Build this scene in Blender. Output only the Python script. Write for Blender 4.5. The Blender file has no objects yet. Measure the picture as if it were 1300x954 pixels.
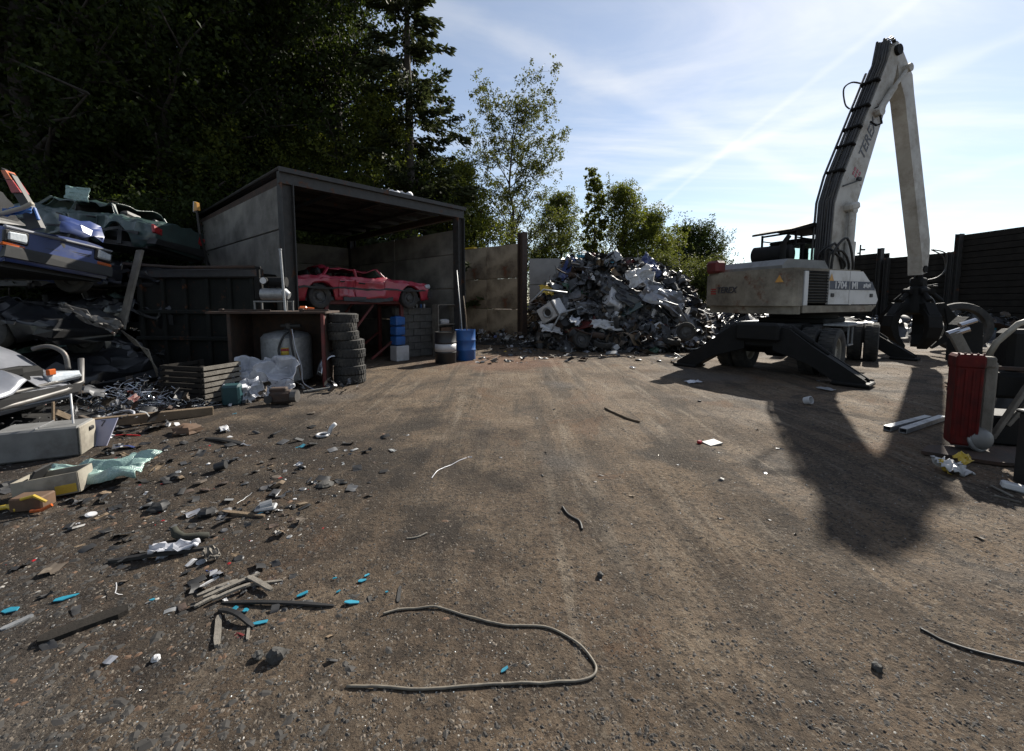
import bpy, math, random
import numpy as np
from mathutils import Vector, Matrix, Euler, noise

R = math.radians
scene = bpy.context.scene
COL = scene.collection

# ------------------------------------------------------------------ camera
F = 540.0; CAMZ = 1.65; PITCH = math.atan(47 / F)
cam_d = bpy.data.cameras.new('camera'); cam = bpy.data.objects.new('camera', cam_d); COL.objects.link(cam)
cam.location = (0, 0, CAMZ); cam.rotation_euler = (math.pi / 2 - PITCH, 0, 0)
cam_d.sensor_width = 36; cam_d.lens = F / 1300 * 36; cam_d.shift_y = -45 / 1300
cam_d.clip_start = 0.05; cam_d.clip_end = 3000
scene.camera = cam

# ------------------------------------------------------------------ world, sun, exposure
SUN_AZ = R(39.5); SUN_EL = R(35.0)
world = bpy.data.worlds.new('World'); scene.world = world; world.use_nodes = True
def build_world():
    nt = world.node_tree; N = nt.nodes; L = nt.links; N.clear()
    out = N.new('ShaderNodeOutputWorld'); bg = N.new('ShaderNodeBackground'); L.new(bg.outputs[0], out.inputs[0])
    bg.inputs[1].default_value = 0.060
    sky = N.new('ShaderNodeTexSky'); sky.sky_type = 'NISHITA'; sky.sun_disc = False
    sky.sun_elevation = SUN_EL; sky.sun_rotation = SUN_AZ; sky.altitude = 100; sky.air_density = 1.0
    sky.dust_density = .22; sky.ozone_density = 1.6
    tc = N.new('ShaderNodeTexCoord'); sep = N.new('ShaderNodeSeparateXYZ'); L.new(tc.outputs['Generated'], sep.inputs[0])
    def math_(op, a, b=None):
        n = N.new('ShaderNodeMath'); n.operation = op
        for i, v in enumerate((a, b)):
            if v is None: continue
            if isinstance(v, (int, float)): n.inputs[i].default_value = v
            else: L.new(v, n.inputs[i])
        return n.outputs[0]
    zz = math_('ADD', math_('MAXIMUM', sep.outputs[2], 0.0), 0.12)
    cb = N.new('ShaderNodeCombineXYZ'); cbx = (math_('DIVIDE', sep.outputs[0], zz), math_('DIVIDE', sep.outputs[1], zz)); L.new(cbx[0], cb.inputs[0]); L.new(cbx[1], cb.inputs[1])
    def cirrus(rot, sc, stretch, lo, hi, seed):
        mp = N.new('ShaderNodeMapping'); L.new(cb.outputs[0], mp.inputs[0])
        mp.inputs['Rotation'].default_value = (0, 0, rot); mp.inputs['Scale'].default_value = (sc, sc * stretch, 1); mp.inputs['Location'].default_value = (seed, seed * 2, 0)
        nz = N.new('ShaderNodeTexNoise'); L.new(mp.outputs[0], nz.inputs['Vector']); nz.inputs['Scale'].default_value = 1.0
        nz.inputs['Detail'].default_value = 7; nz.inputs['Roughness'].default_value = 0.62; nz.inputs['Distortion'].default_value = 0.7
        mr = N.new('ShaderNodeMapRange'); mr.interpolation_type = 'SMOOTHSTEP'; L.new(nz.outputs[0], mr.inputs[0])
        mr.inputs[1].default_value = lo; mr.inputs[2].default_value = hi
        return mr.outputs[0]
    c1 = cirrus(0.62, 0.45, 3.4, 0.42, 0.74, 3.1)
    c2 = cirrus(0.15, 0.5, 2.0, 0.5, 0.85, 7.7)
    cl = math_('ADD', math_('ADD', math_('MULTIPLY', c1, 0.42), math_('MULTIPLY', c2, 0.28)), .17)
    # contrails: straight trails at cloud height, frayed by noise
    fr = N.new('ShaderNodeTexNoise'); fr.inputs['Scale'].default_value = 5; fr.inputs['Detail'].default_value = 5; L.new(cb.outputs[0], fr.inputs['Vector'])
    def plane_pt(px, py):
        x = (px - 650) / F; u = -(py - 432) / F; c, s = math.cos(PITCH), math.sin(PITCH); d = Vector((x, c + u * s, -s + u * c)).normalized(); z = max(d.z, 0) + .12; return Vector((d.x / z, d.y / z))
    for (a, b, w, amt) in (((856, 245), (1040, 97), .03, .13), ((935, 188), (1300, 45), .09, .20), ((860, 330), (1300, 205), .14, .14), ((600, 30), (820, 130), .09, .16)):
        A_, B_ = plane_pt(*a), plane_pt(*b); t = (B_ - A_).normalized(); n = Vector((-t.y, t.x)); d0 = n.dot(A_)
        dd = math_('ABSOLUTE', math_('SUBTRACT', math_('ADD', math_('MULTIPLY', cbx[0], n.x), math_('MULTIPLY', cbx[1], n.y)), d0))
        dd = math_('ADD', dd, math_('MULTIPLY', math_('SUBTRACT', fr.outputs[0], .5), w * 1.6))
        mr = N.new('ShaderNodeMapRange'); mr.interpolation_type = 'SMOOTHSTEP'; L.new(dd, mr.inputs[0]); mr.inputs[1].default_value = 0; mr.inputs[2].default_value = w; mr.inputs[3].default_value = amt; mr.inputs[4].default_value = 0
        cl = math_('ADD', cl, mr.outputs[0])
    # a cloud is as bright as the light that falls through it: sky radiance scaled and whitened
    bw = N.new('ShaderNodeRGBToBW'); L.new(sky.outputs[0], bw.inputs[0])
    wh = N.new('ShaderNodeMix'); wh.data_type = 'RGBA'; wh.blend_type = 'MIX'
    k = math_('ADD', math_('MULTIPLY', bw.outputs[0], .55), 6.0)
    L.new(math_('MINIMUM', math_('MULTIPLY', cl, 1.0), .95), wh.inputs[0]); L.new(sky.outputs[0], wh.inputs[6]); L.new(k, wh.inputs[7])
    L.new(wh.outputs[2], bg.inputs[0])
build_world()
sun_d = bpy.data.lights.new('sun', 'SUN'); sun = bpy.data.objects.new('sun', sun_d); COL.objects.link(sun)
sun_d.energy = 5.0; sun_d.angle = R(0.53); sun_d.color = (1.0, 0.94, 0.84)
SUNV = Vector((math.sin(SUN_AZ) * math.cos(SUN_EL), math.cos(SUN_AZ) * math.cos(SUN_EL), math.sin(SUN_EL)))
sun.rotation_euler = SUNV.to_track_quat('Z', 'Y').to_euler(); sun.location = SUNV * 60
vs = scene.view_settings; vs.view_transform = 'Standard'; vs.look = 'None'; vs.exposure = 1.12; vs.gamma = 1.0; vs.use_curve_mapping = False

# ------------------------------------------------------------------ helpers
def ray(px, py):
    x = (px - 650) / F; u = -(py - 432) / F; c, s = math.cos(PITCH), math.sin(PITCH)
    return Vector((x, c + u * s, -s + u * c))
def W(px, py, D):
    d = ray(px, py); return Vector((0, 0, CAMZ)) + d * (D / d.y)
def gz(x, y):
    a = noise.noise((x * .35, y * .35, 1.7)) * .035 + noise.noise((x * 1.3, y * 1.3, 4.1)) * .014
    n = max(0.0, 1 - math.hypot(x, y) / 22)
    return a * min(1, .25 + n) + (noise.noise((x * 4.3, y * 4.3, 9.0)) * .011 + noise.noise((x * 10.5, y * 10.5, 2.0)) * .007) * n
def G(px, py, z=0.0):
    d = ray(px, py); t = (z - CAMZ) / d.z; p = Vector((0, 0, CAMZ)) + d * t
    return Vector((p.x, p.y, z))
def GG(px, py, up=0.0):
    p = G(px, py); p.z = gz(p.x, p.y) + up; return p

def I4(): return Matrix.Identity(4)
def TR(loc=(0, 0, 0), rot=(0, 0, 0), sc=1):
    return Matrix.Translation(Vector(loc)) @ Euler(rot).to_matrix().to_4x4() @ Matrix.Scale(sc, 4)

class MB:
    def __init__(s): s.v = []; s.f = []; s.mi = []; s.cur = 0
    def add(s, vs, fs, M=None):
        o = len(s.v)
        if M is not None: vs = [M @ Vector(p) for p in vs]
        s.v += [tuple(p) for p in vs]; s.f += [tuple(i + o for i in f) for f in fs]; s.mi += [s.cur] * len(fs); return s
    def box(s, c, d, M=None, rot=None):
        hx, hy, hz = d[0] / 2, d[1] / 2, d[2] / 2
        vs = [Vector((x * hx, y * hy, z * hz)) for x in (-1, 1) for y in (-1, 1) for z in (-1, 1)]
        if rot is not None:
            e = Euler(rot).to_matrix(); vs = [e @ p for p in vs]
        vs = [p + Vector(c) for p in vs]
        return s.add(vs, [(0, 1, 3, 2), (4, 6, 7, 5), (0, 4, 5, 1), (2, 3, 7, 6), (0, 2, 6, 4), (1, 5, 7, 3)], M)
    def cbox(s, c, d, b=.02, M=None, rot=None):           # box with chamfered edges
        hx, hy, hz = d[0] / 2, d[1] / 2, d[2] / 2; b = min(b, hx * .9, hy * .9, hz * .9)
        vs = []; idx = {}
        for x in (-1, 1):
            for y in (-1, 1):
                for z in (-1, 1):
                    for k in range(3):
                        p = [x * hx, y * hy, z * hz]
                        for j in range(3):
                            if j != k: p[j] -= (x, y, z)[j] * b
                        idx[(x, y, z, k)] = len(vs); vs.append(Vector(p))
        fs = []
        for k in range(3):
            a, c2 = (k + 1) % 3, (k + 2) % 3
            for sgn in (-1, 1):
                q = []
                for (i, j) in ((-1, -1), (1, -1), (1, 1), (-1, 1)):
                    t = [0, 0, 0]; t[k] = sgn; t[a] = i; t[c2] = j; q.append(idx[(*t, k)])
                fs.append(q if sgn > 0 else q[::-1])
            for i in (-1, 1):
                for j in (-1, 1):
                    q = []
                    for (m, kk) in ((-1, a), (1, a), (1, c2), (-1, c2)):
                        t = [0, 0, 0]; t[k] = m; t[a] = i; t[c2] = j; q.append(idx[(*t, kk)])
                    fs.append(q if i * j < 0 else q[::-1])
        for x in (-1, 1):
            for y in (-1, 1):
                for z in (-1, 1):
                    q = [idx[(x, y, z, k)] for k in range(3)]; fs.append(q if x * y * z > 0 else q[::-1])
        if rot is not None:
            e = Euler(rot).to_matrix(); vs = [e @ p for p in vs]
        vs = [p + Vector(c) for p in vs]
        return s.add(vs, fs, M)
    def beam(s, a, b, w, h=None, M=None, up=(0, 0, 1)):
        a, b = Vector(a), Vector(b); h = h or w; d = (b - a); L = d.length; d.normalize(); u = Vector(up)
        if abs(d.dot(u)) > .98: u = Vector((1, 0, 0))
        y = u.cross(d).normalized(); z = d.cross(y)
        m = Matrix((d, y, z)).transposed().to_4x4(); m.translation = (a + b) / 2
        mm = m if M is None else M @ m
        return s.cbox((0, 0, 0), (L, w, h), min(w, h) * .12, mm)
    def lathe(s, prof, n=24, M=None, cap=True):              # prof: (r, z) round z
        vs = []; fs = []
        for (r, z) in prof:
            for k in range(n):
                t = 2 * math.pi * k / n; vs.append((r * math.cos(t), r * math.sin(t), z))
        for i in range(len(prof) - 1):
            for k in range(n):
                k2 = (k + 1) % n; fs.append((i * n + k, i * n + k2, (i + 1) * n + k2, (i + 1) * n + k))
        if cap:
            fs.append(tuple(range(n))[::-1]); fs.append(tuple((len(prof) - 1) * n + k for k in range(n)))
        return s.add(vs, fs, M)
    def cyl(s, a, b, r, n=12, r2=None, M=None):
        a, b = Vector(a), Vector(b); d = b - a; L = d.length
        m = d.to_track_quat('Z', 'Y').to_matrix().to_4x4(); m.translation = a
        return s.lathe([(r, 0), (r if r2 is None else r2, L)], n, m if M is None else M @ m)
    def tube(s, pts, r, n=6, M=None):
        pts = [Vector(p) for p in pts]; N = len(pts); vs = []; fs = []; prev = None
        for i, p in enumerate(pts):
            d = (pts[min(i + 1, N - 1)] - pts[max(i - 1, 0)]).normalized()
            u = prev if prev is not None else (Vector((0, 0, 1)) if abs(d.z) < .9 else Vector((1, 0, 0)))
            x = (u - d * u.dot(d))
            if x.length < 1e-4: x = d.orthogonal()
            x.normalize(); y = d.cross(x); prev = x
            rr = r[i] if isinstance(r, (list, tuple)) else r
            for k in range(n):
                t = 2 * math.pi * k / n; vs.append(p + (x * math.cos(t) + y * math.sin(t)) * rr)
        for i in range(N - 1):
            for k in range(n):
                k2 = (k + 1) % n; fs.append((i * n + k, i * n + k2, (i + 1) * n + k2, (i + 1) * n + k))
        fs.append(tuple(range(n))[::-1]); fs.append(tuple((N - 1) * n + k for k in range(n)))
        return s.add(vs, fs, M)
    def prism(s, poly, y0, y1, M=None):                     # poly in xz, extruded along y
        n = len(poly); ar = sum(poly[i][0] * poly[(i + 1) % n][1] - poly[(i + 1) % n][0] * poly[i][1] for i in range(n))
        if ar > 0: poly = poly[::-1]
        vs = [(x, y0, z) for x, z in poly] + [(x, y1, z) for x, z in poly]
        fs = [tuple(range(n))[::-1], tuple(range(n, 2 * n))] + [(i, (i + 1) % n, (i + 1) % n + n, i + n) for i in range(n)]
        return s.add(vs, fs, M)
    def extrude(s, poly, z0, z1, M=None, inset=0.0):        # poly in xy, extruded along z
        n = len(poly); ar = sum(poly[i][0] * poly[(i + 1) % n][1] - poly[(i + 1) % n][0] * poly[i][1] for i in range(n))
        if ar < 0: poly = poly[::-1]
        cx = sum(p[0] for p in poly) / n; cy = sum(p[1] for p in poly) / n; k = 1 - inset
        vs = [(x, y, z0) for x, y in poly] + [(cx + (x - cx) * k, cy + (y - cy) * k, z1) for x, y in poly]
        fs = [tuple(range(n))[::-1], tuple(range(n, 2 * n))] + [(i, (i + 1) % n, (i + 1) % n + n, i + n) for i in range(n)]
        return s.add(vs, fs, M)
    def grid(s, fn, nu, nv, M=None):
        vs = [fn(i / nu, j / nv) for i in range(nu + 1) for j in range(nv + 1)]
        fs = [(i * (nv + 1) + j, (i + 1) * (nv + 1) + j, (i + 1) * (nv + 1) + j + 1, i * (nv + 1) + j + 1) for i in range(nu) for j in range(nv)]
        return s.add(vs, fs, M)
    def warp(s, fn): s.v = [tuple(fn(Vector(p))) for p in s.v]; return s
    def mesh(s, name, mats, smooth=False):
        me = bpy.data.meshes.new(name); me.from_pydata(s.v, [], s.f)
        for m in (mats if isinstance(mats, (list, tuple)) else [mats]): me.materials.append(m)
        if isinstance(mats, (list, tuple)): me.polygons.foreach_set('material_index', s.mi)
        if smooth: me.polygons.foreach_set('use_smooth', [True] * len(s.f))
        me.update(); return me
    def build(s, name, mats, parent=None, smooth=False, angle=None):
        o = bpy.data.objects.new(name, s.mesh(name, mats, smooth or angle is not None)); COL.objects.link(o)
        if angle is not None: o.data.set_sharp_from_angle(angle=R(angle))
        if parent is not None: o.parent = parent
        return o
def tag(o, label=None, cat=None, group=None, kind=None):
    if label: o['label'] = label
    if cat: o['category'] = cat
    if group: o['group'] = group
    if kind: o['kind'] = kind
    return o
def empty(name, loc=(0, 0, 0), rot=(0, 0, 0), label=None, cat=None, group=None):
    o = bpy.data.objects.new(name, None); COL.objects.link(o); o.location = loc; o.rotation_euler = rot
    return tag(o, label, cat, group)
def copy_tree(o, parent=None):
    c = o.copy(); COL.objects.link(c); c.parent = parent
    if parent is not None: c.matrix_parent_inverse = o.matrix_parent_inverse.copy()
    for ch in list(o.children): copy_tree(ch, c)
    return c
def put(o, loc, rot=(0, 0, 0)): o.location = loc; o.rotation_euler = rot; return o
def solid(o, t=.004):
    m = o.modifiers.new('thick', 'SOLIDIFY'); m.thickness = t; m.offset = 0; return o

# ------------------------------------------------------------------ materials
MATS = {}
KA = .70            # darkens base colours to offset the raised exposure, keeping the sky bright
def mat(name, c1, c2=None, scale=6., rough=.6, metal=0., bump=.0, bscale=40., spec=.5, dirt=0., dirtc=(.07, .055, .04), dscale=2.2, rust=0., trans=0., coat=0.):
    if name in MATS: return MATS[name]
    c1 = tuple(x * KA for x in c1); c2 = tuple(x * KA for x in c2) if c2 else None; dirtc = tuple(x * KA for x in dirtc)
    m = bpy.data.materials.new(name); m.use_nodes = True; nt = m.node_tree; N = nt.nodes; L = nt.links
    b = N['Principled BSDF']; c2 = c2 or tuple(x * .75 for x in c1)
    tc = N.new('ShaderNodeTexCoord')
    def noise_(sc, det=5, rgh=.6):
        n = N.new('ShaderNodeTexNoise'); n.inputs['Scale'].default_value = sc; n.inputs['Detail'].default_value = det; n.inputs['Roughness'].default_value = rgh
        L.new(tc.outputs['Object'], n.inputs['Vector']); return n.outputs[0]
    def rng(v, lo, hi, a=0., e=1.):
        r = N.new('ShaderNodeMapRange'); L.new(v, r.inputs[0]); r.inputs[1].default_value = lo; r.inputs[2].default_value = hi; r.inputs[3].default_value = a; r.inputs[4].default_value = e; return r.outputs[0]
    def mix(f, a, bb):
        x = N.new('ShaderNodeMix'); x.data_type = 'RGBA'; L.new(f, x.inputs[0])
        for i, v in ((6, a), (7, bb)):
            if isinstance(v, tuple): x.inputs[i].default_value = (*v, 1)
            else: L.new(v, x.inputs[i])
        return x.outputs[2]
    col = mix(rng(noise_(scale), .35, .65), c1, c2)
    rg = None
    if dirt > 0:
        dm = rng(noise_(dscale, 8, .7), .62 - .3 * dirt, .72, 0, min(1, .35 + dirt)); col = mix(dm, col, dirtc)
        rg = rng(dm, 0, 1, rough, max(rough, .85))
    if rust > 0:
        rm = rng(noise_(dscale * 1.7, 8, .72), .66 - .25 * rust, .7 - .12 * rust); col = mix(rm, col, (.09, .035, .015))
        rg = rng(rm, 0, 1, rough, .9) if rg is None else rg
        if metal > 0: L.new(rng(rm, 0, 1, metal, 0), b.inputs['Metallic'])
    L.new(col, b.inputs['Base Color'])
    if rg is not None: L.new(rg, b.inputs['Roughness'])
    else: L.new(rng(noise_(scale * 2), .3, .7, max(.02, rough - .08), min(1, rough + .08)), b.inputs['Roughness'])
    if not b.inputs['Metallic'].is_linked: b.inputs['Metallic'].default_value = metal
    b.inputs['Specular IOR Level'].default_value = spec
    if coat: b.inputs['Coat Weight'].default_value = coat; b.inputs['Coat Roughness'].default_value = .08
    if trans: b.inputs['Transmission Weight'].default_value = trans
    if bump:
        bp = N.new('ShaderNodeBump'); bp.inputs['Strength'].default_value = bump; bp.inputs['Distance'].default_value = .02
        L.new(noise_(bscale, 6, .65), bp.inputs['Height']); L.new(bp.outputs[0], b.inputs['Normal'])
    MATS[name] = m; return m

def leaf_mat(name, c1, c2, tr):
    m = bpy.data.materials.new(name); m.use_nodes = True; nt = m.node_tree; N = nt.nodes; L = nt.links; N.clear()
    out = N.new('ShaderNodeOutputMaterial'); ge = N.new('ShaderNodeNewGeometry'); tc = N.new('ShaderNodeTexCoord')
    nz = N.new('ShaderNodeTexNoise'); nz.inputs['Scale'].default_value = .5; nz.inputs['Detail'].default_value = 3; L.new(tc.outputs['Object'], nz.inputs['Vector'])
    a = N.new('ShaderNodeMath'); a.operation = 'ADD'; L.new(ge.outputs['Random Per Island'], a.inputs[0]); L.new(nz.outputs[0], a.inputs[1])
    r = N.new('ShaderNodeMapRange'); L.new(a.outputs[0], r.inputs[0]); r.inputs[1].default_value = .35; r.inputs[2].default_value = 1.25
    mx = N.new('ShaderNodeMix'); mx.data_type = 'RGBA'; L.new(r.outputs[0], mx.inputs[0]); mx.inputs[6].default_value = (*c1, 1); mx.inputs[7].default_value = (*c2, 1)
    p = N.new('ShaderNodeBsdfPrincipled'); L.new(mx.outputs[2], p.inputs['Base Color']); p.inputs['Roughness'].default_value = .6; p.inputs['Specular IOR Level'].default_value = .12
    t = N.new('ShaderNodeBsdfTranslucent'); hs = N.new('ShaderNodeHueSaturation'); L.new(mx.outputs[2], hs.inputs['Color']); hs.inputs['Saturation'].default_value = 1.15; hs.inputs['Value'].default_value = 1.5; hs.inputs['Hue'].default_value = .485
    L.new(hs.outputs[0], t.inputs[0]); ms = N.new('ShaderNodeMixShader'); ms.inputs[0].default_value = tr
    L.new(p.outputs[0], ms.inputs[1]); L.new(t.outputs[0], ms.inputs[2]); L.new(ms.outputs[0], out.inputs[0]); return m

M_conc = mat('concrete', (.28, .265, .235), (.17, .16, .145), 1.6, .85, bump=.3, bscale=25, dirt=.5, dirtc=(.06, .056, .048), dscale=.9)
M_concw = mat('concrete_pale', (.33, .33, .33), (.24, .24, .24), 1.4, .85, bump=.3, dirt=.2, dirtc=(.12, .11, .1), dscale=.8)
M_concr = mat('concrete_stained', (.36, .30, .22), (.22, .175, .125), 1.3, .9, bump=.3, dirt=.6, dirtc=(.05, .035, .025), dscale=1.1, rust=.25)
M_steel = mat('dark_steel', (.045, .043, .042), (.025, .024, .023), 8, .6, bump=.15, rust=.35)
M_roofst = mat('roof_sheet', (.06, .06, .062), (.035, .034, .034), 3, .6, dirt=.3, rust=.3)
M_rusty = mat('rusty_iron', (.075, .04, .025), (.035, .025, .02), 9, .85, bump=.3, dirt=.3)
M_redpaint = mat('red_paint_old', (.15, .012, .010), (.08, .010, .008), 5, .6, dirt=.5, rust=.25, dirtc=(.05, .025, .02))
M_redcar = mat('red_car_paint', (.42, .03, .06), (.34, .026, .048), 3, .38, coat=.35, dirt=.2, dirtc=(.2, .07, .08))
M_bluecar = mat('blue_car_paint', (.035, .06, .20), (.028, .048, .15), 3, .4, coat=.3, dirt=.25, dirtc=(.07, .075, .09))
M_greencar = mat('green_car_paint', (.045, .085, .08), (.03, .055, .055), 3, .4, coat=.3, dirt=.3)
M_blackcar = mat('black_car_paint', (.014, .016, .02), (.009, .009, .011), 4, .4, coat=.25, dirt=.25, dirtc=(.022, .02, .017))
M_silvcar = mat('silver_car_paint', (.30, .31, .345), (.23, .24, .27), 3, .35, .35, coat=.3, dirt=.15, dirtc=(.2, .18, .15))
M_plastic = mat('black_plastic', (.016, .016, .017), (.010, .010, .011), 8, .55, dirt=.25, dirtc=(.030, .027, .024))
M_rubber = mat('rubber', (.030, .029, .028), (.019, .019, .018), 12, .85, bump=.2, dirt=.45, dirtc=(.09, .08, .065), dscale=5)
M_alu = mat('aluminium', (.55, .56, .58), (.42, .43, .45), 10, .4, .85, dirt=.25, dirtc=(.15, .14, .12))
M_chrome = mat('chrome', (.7, .7, .72), (.5, .5, .52), 6, .16, .95, dirt=.15)
M_galv = mat('galvanised', (.40, .41, .42), (.28, .29, .3), 14, .5, .5, dirt=.3, dirtc=(.12, .11, .1))
M_glass = mat('car_glass', (.05, .07, .07), (.03, .045, .045), 4, .1, spec=.7)
M_lamp = mat('lamp_glass', (.62, .66, .7), (.45, .5, .55), 30, .15, spec=.8)
M_orange = mat('orange_lens', (.55, .12, .02), (.4, .08, .015), 12, .3)
M_redlens = mat('red_lens', (.38, .015, .02), (.25, .012, .015), 12, .3)
M_amber = mat('amber_plastic', (.6, .32, .03), (.5, .2, .02), 9, .4)
M_wood = mat('timber', (.20, .14, .085), (.12, .085, .05), 5, .8, bump=.4, dirt=.25)
M_woodg = mat('timber_grey', (.22, .20, .17), (.13, .115, .095), 6, .85, bump=.4, dirt=.3)
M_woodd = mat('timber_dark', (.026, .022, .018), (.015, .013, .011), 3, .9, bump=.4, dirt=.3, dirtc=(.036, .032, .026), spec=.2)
M_white = mat('white_plastic', (.62, .62, .63), (.5, .5, .51), 5, .45, dirt=.3, dirtc=(.28, .26, .22))
M_film = mat('plastic_film', (.6, .61, .66), (.45, .46, .5), 6, .3, dirt=.2, dirtc=(.2, .19, .18))
M_bluep = mat('blue_plastic', (.02, .12, .38), (.018, .09, .3), 4, .45, dirt=.2, dirtc=(.05, .08, .13))
M_cyan = mat('cyan_plastic', (.02, .25, .36), (.018, .2, .3), 9, .5, dirt=.3, dirtc=(.05, .1, .13))
M_yellow = mat('yellow_plastic', (.6, .42, .03), (.5, .33, .03), 6, .5, dirt=.2)
M_teal = mat('teal_plastic', (.01, .06, .07), (.008, .04, .05), 5, .5)
M_lilac = mat('lilac_sheet', (.42, .42, .55), (.34, .34, .46), 4, .6, dirt=.15)
M_grey = mat('grey_paint', (.20, .20, .195), (.14, .14, .137), 4, .5, dirt=.3)
M_beige = mat('beige_metal', (.36, .33, .27), (.24, .22, .18), 3, .6, dirt=.4)
M_brown = mat('brown_card', (.14, .075, .04), (.08, .05, .03), 5, .85)
M_cream = mat('cream_paint', (.36, .32, .25), (.27, .235, .18), 1.6, .55, dirt=.9, dirtc=(.05, .038, .026), dscale=1.1, rust=.4)
M_cwhite = mat('white_paint', (.70, .70, .70), (.60, .60, .59), 2, .45, dirt=.35, dirtc=(.36, .32, .26), dscale=2.0)
M_boomp = mat('boom_paint', (.56, .54, .50), (.43, .41, .37), 2, .5, dirt=.45, dirtc=(.22, .19, .145), dscale=1.6, rust=.12)
M_navy = mat('navy_stripe', (.045, .06, .10), (.04, .05, .08), 5, .5)
M_letter = mat('dark_lettering', (.05, .05, .06), (.04, .04, .05), 5, .5)
M_letw = mat('white_lettering', (.7, .7, .7), (.6, .6, .6), 5, .5)
M_blackm = mat('machine_black', (.011, .011, .011), (.007, .007, .007), 6, .7, bump=.2, dirt=.3, dirtc=(.026, .023, .019), dscale=3, spec=.2)
M_moss = mat('mossy_green', (.035, .036, .022), (.02, .02, .016), 8, .9)
M_bark = mat('bark', (.06, .05, .042), (.035, .03, .025), 9, .95, bump=.6, bscale=12)
M_skip = mat('skip_paint', (.020, .022, .019), (.012, .013, .012), 3, .8, rust=.28, dirt=.3, dirtc=(.03, .026, .022), spec=.2)
M_block = mat('breeze_block', (.15, .145, .135), (.1, .095, .088), 9, .95, bump=.5, bscale=60)
M_cable = mat('cable_sheath', (.23, .20, .155), (.12, .105, .085), 20, .7)
M_rock = mat('dark_rock', (.06, .058, .054), (.035, .033, .03), 9, .85, bump=.5)
M_sglass = mat('crazed_glass', (.20, .33, .30), (.32, .45, .42), 70, .25, spec=.7, dirt=.15, bump=.5, bscale=90)

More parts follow.
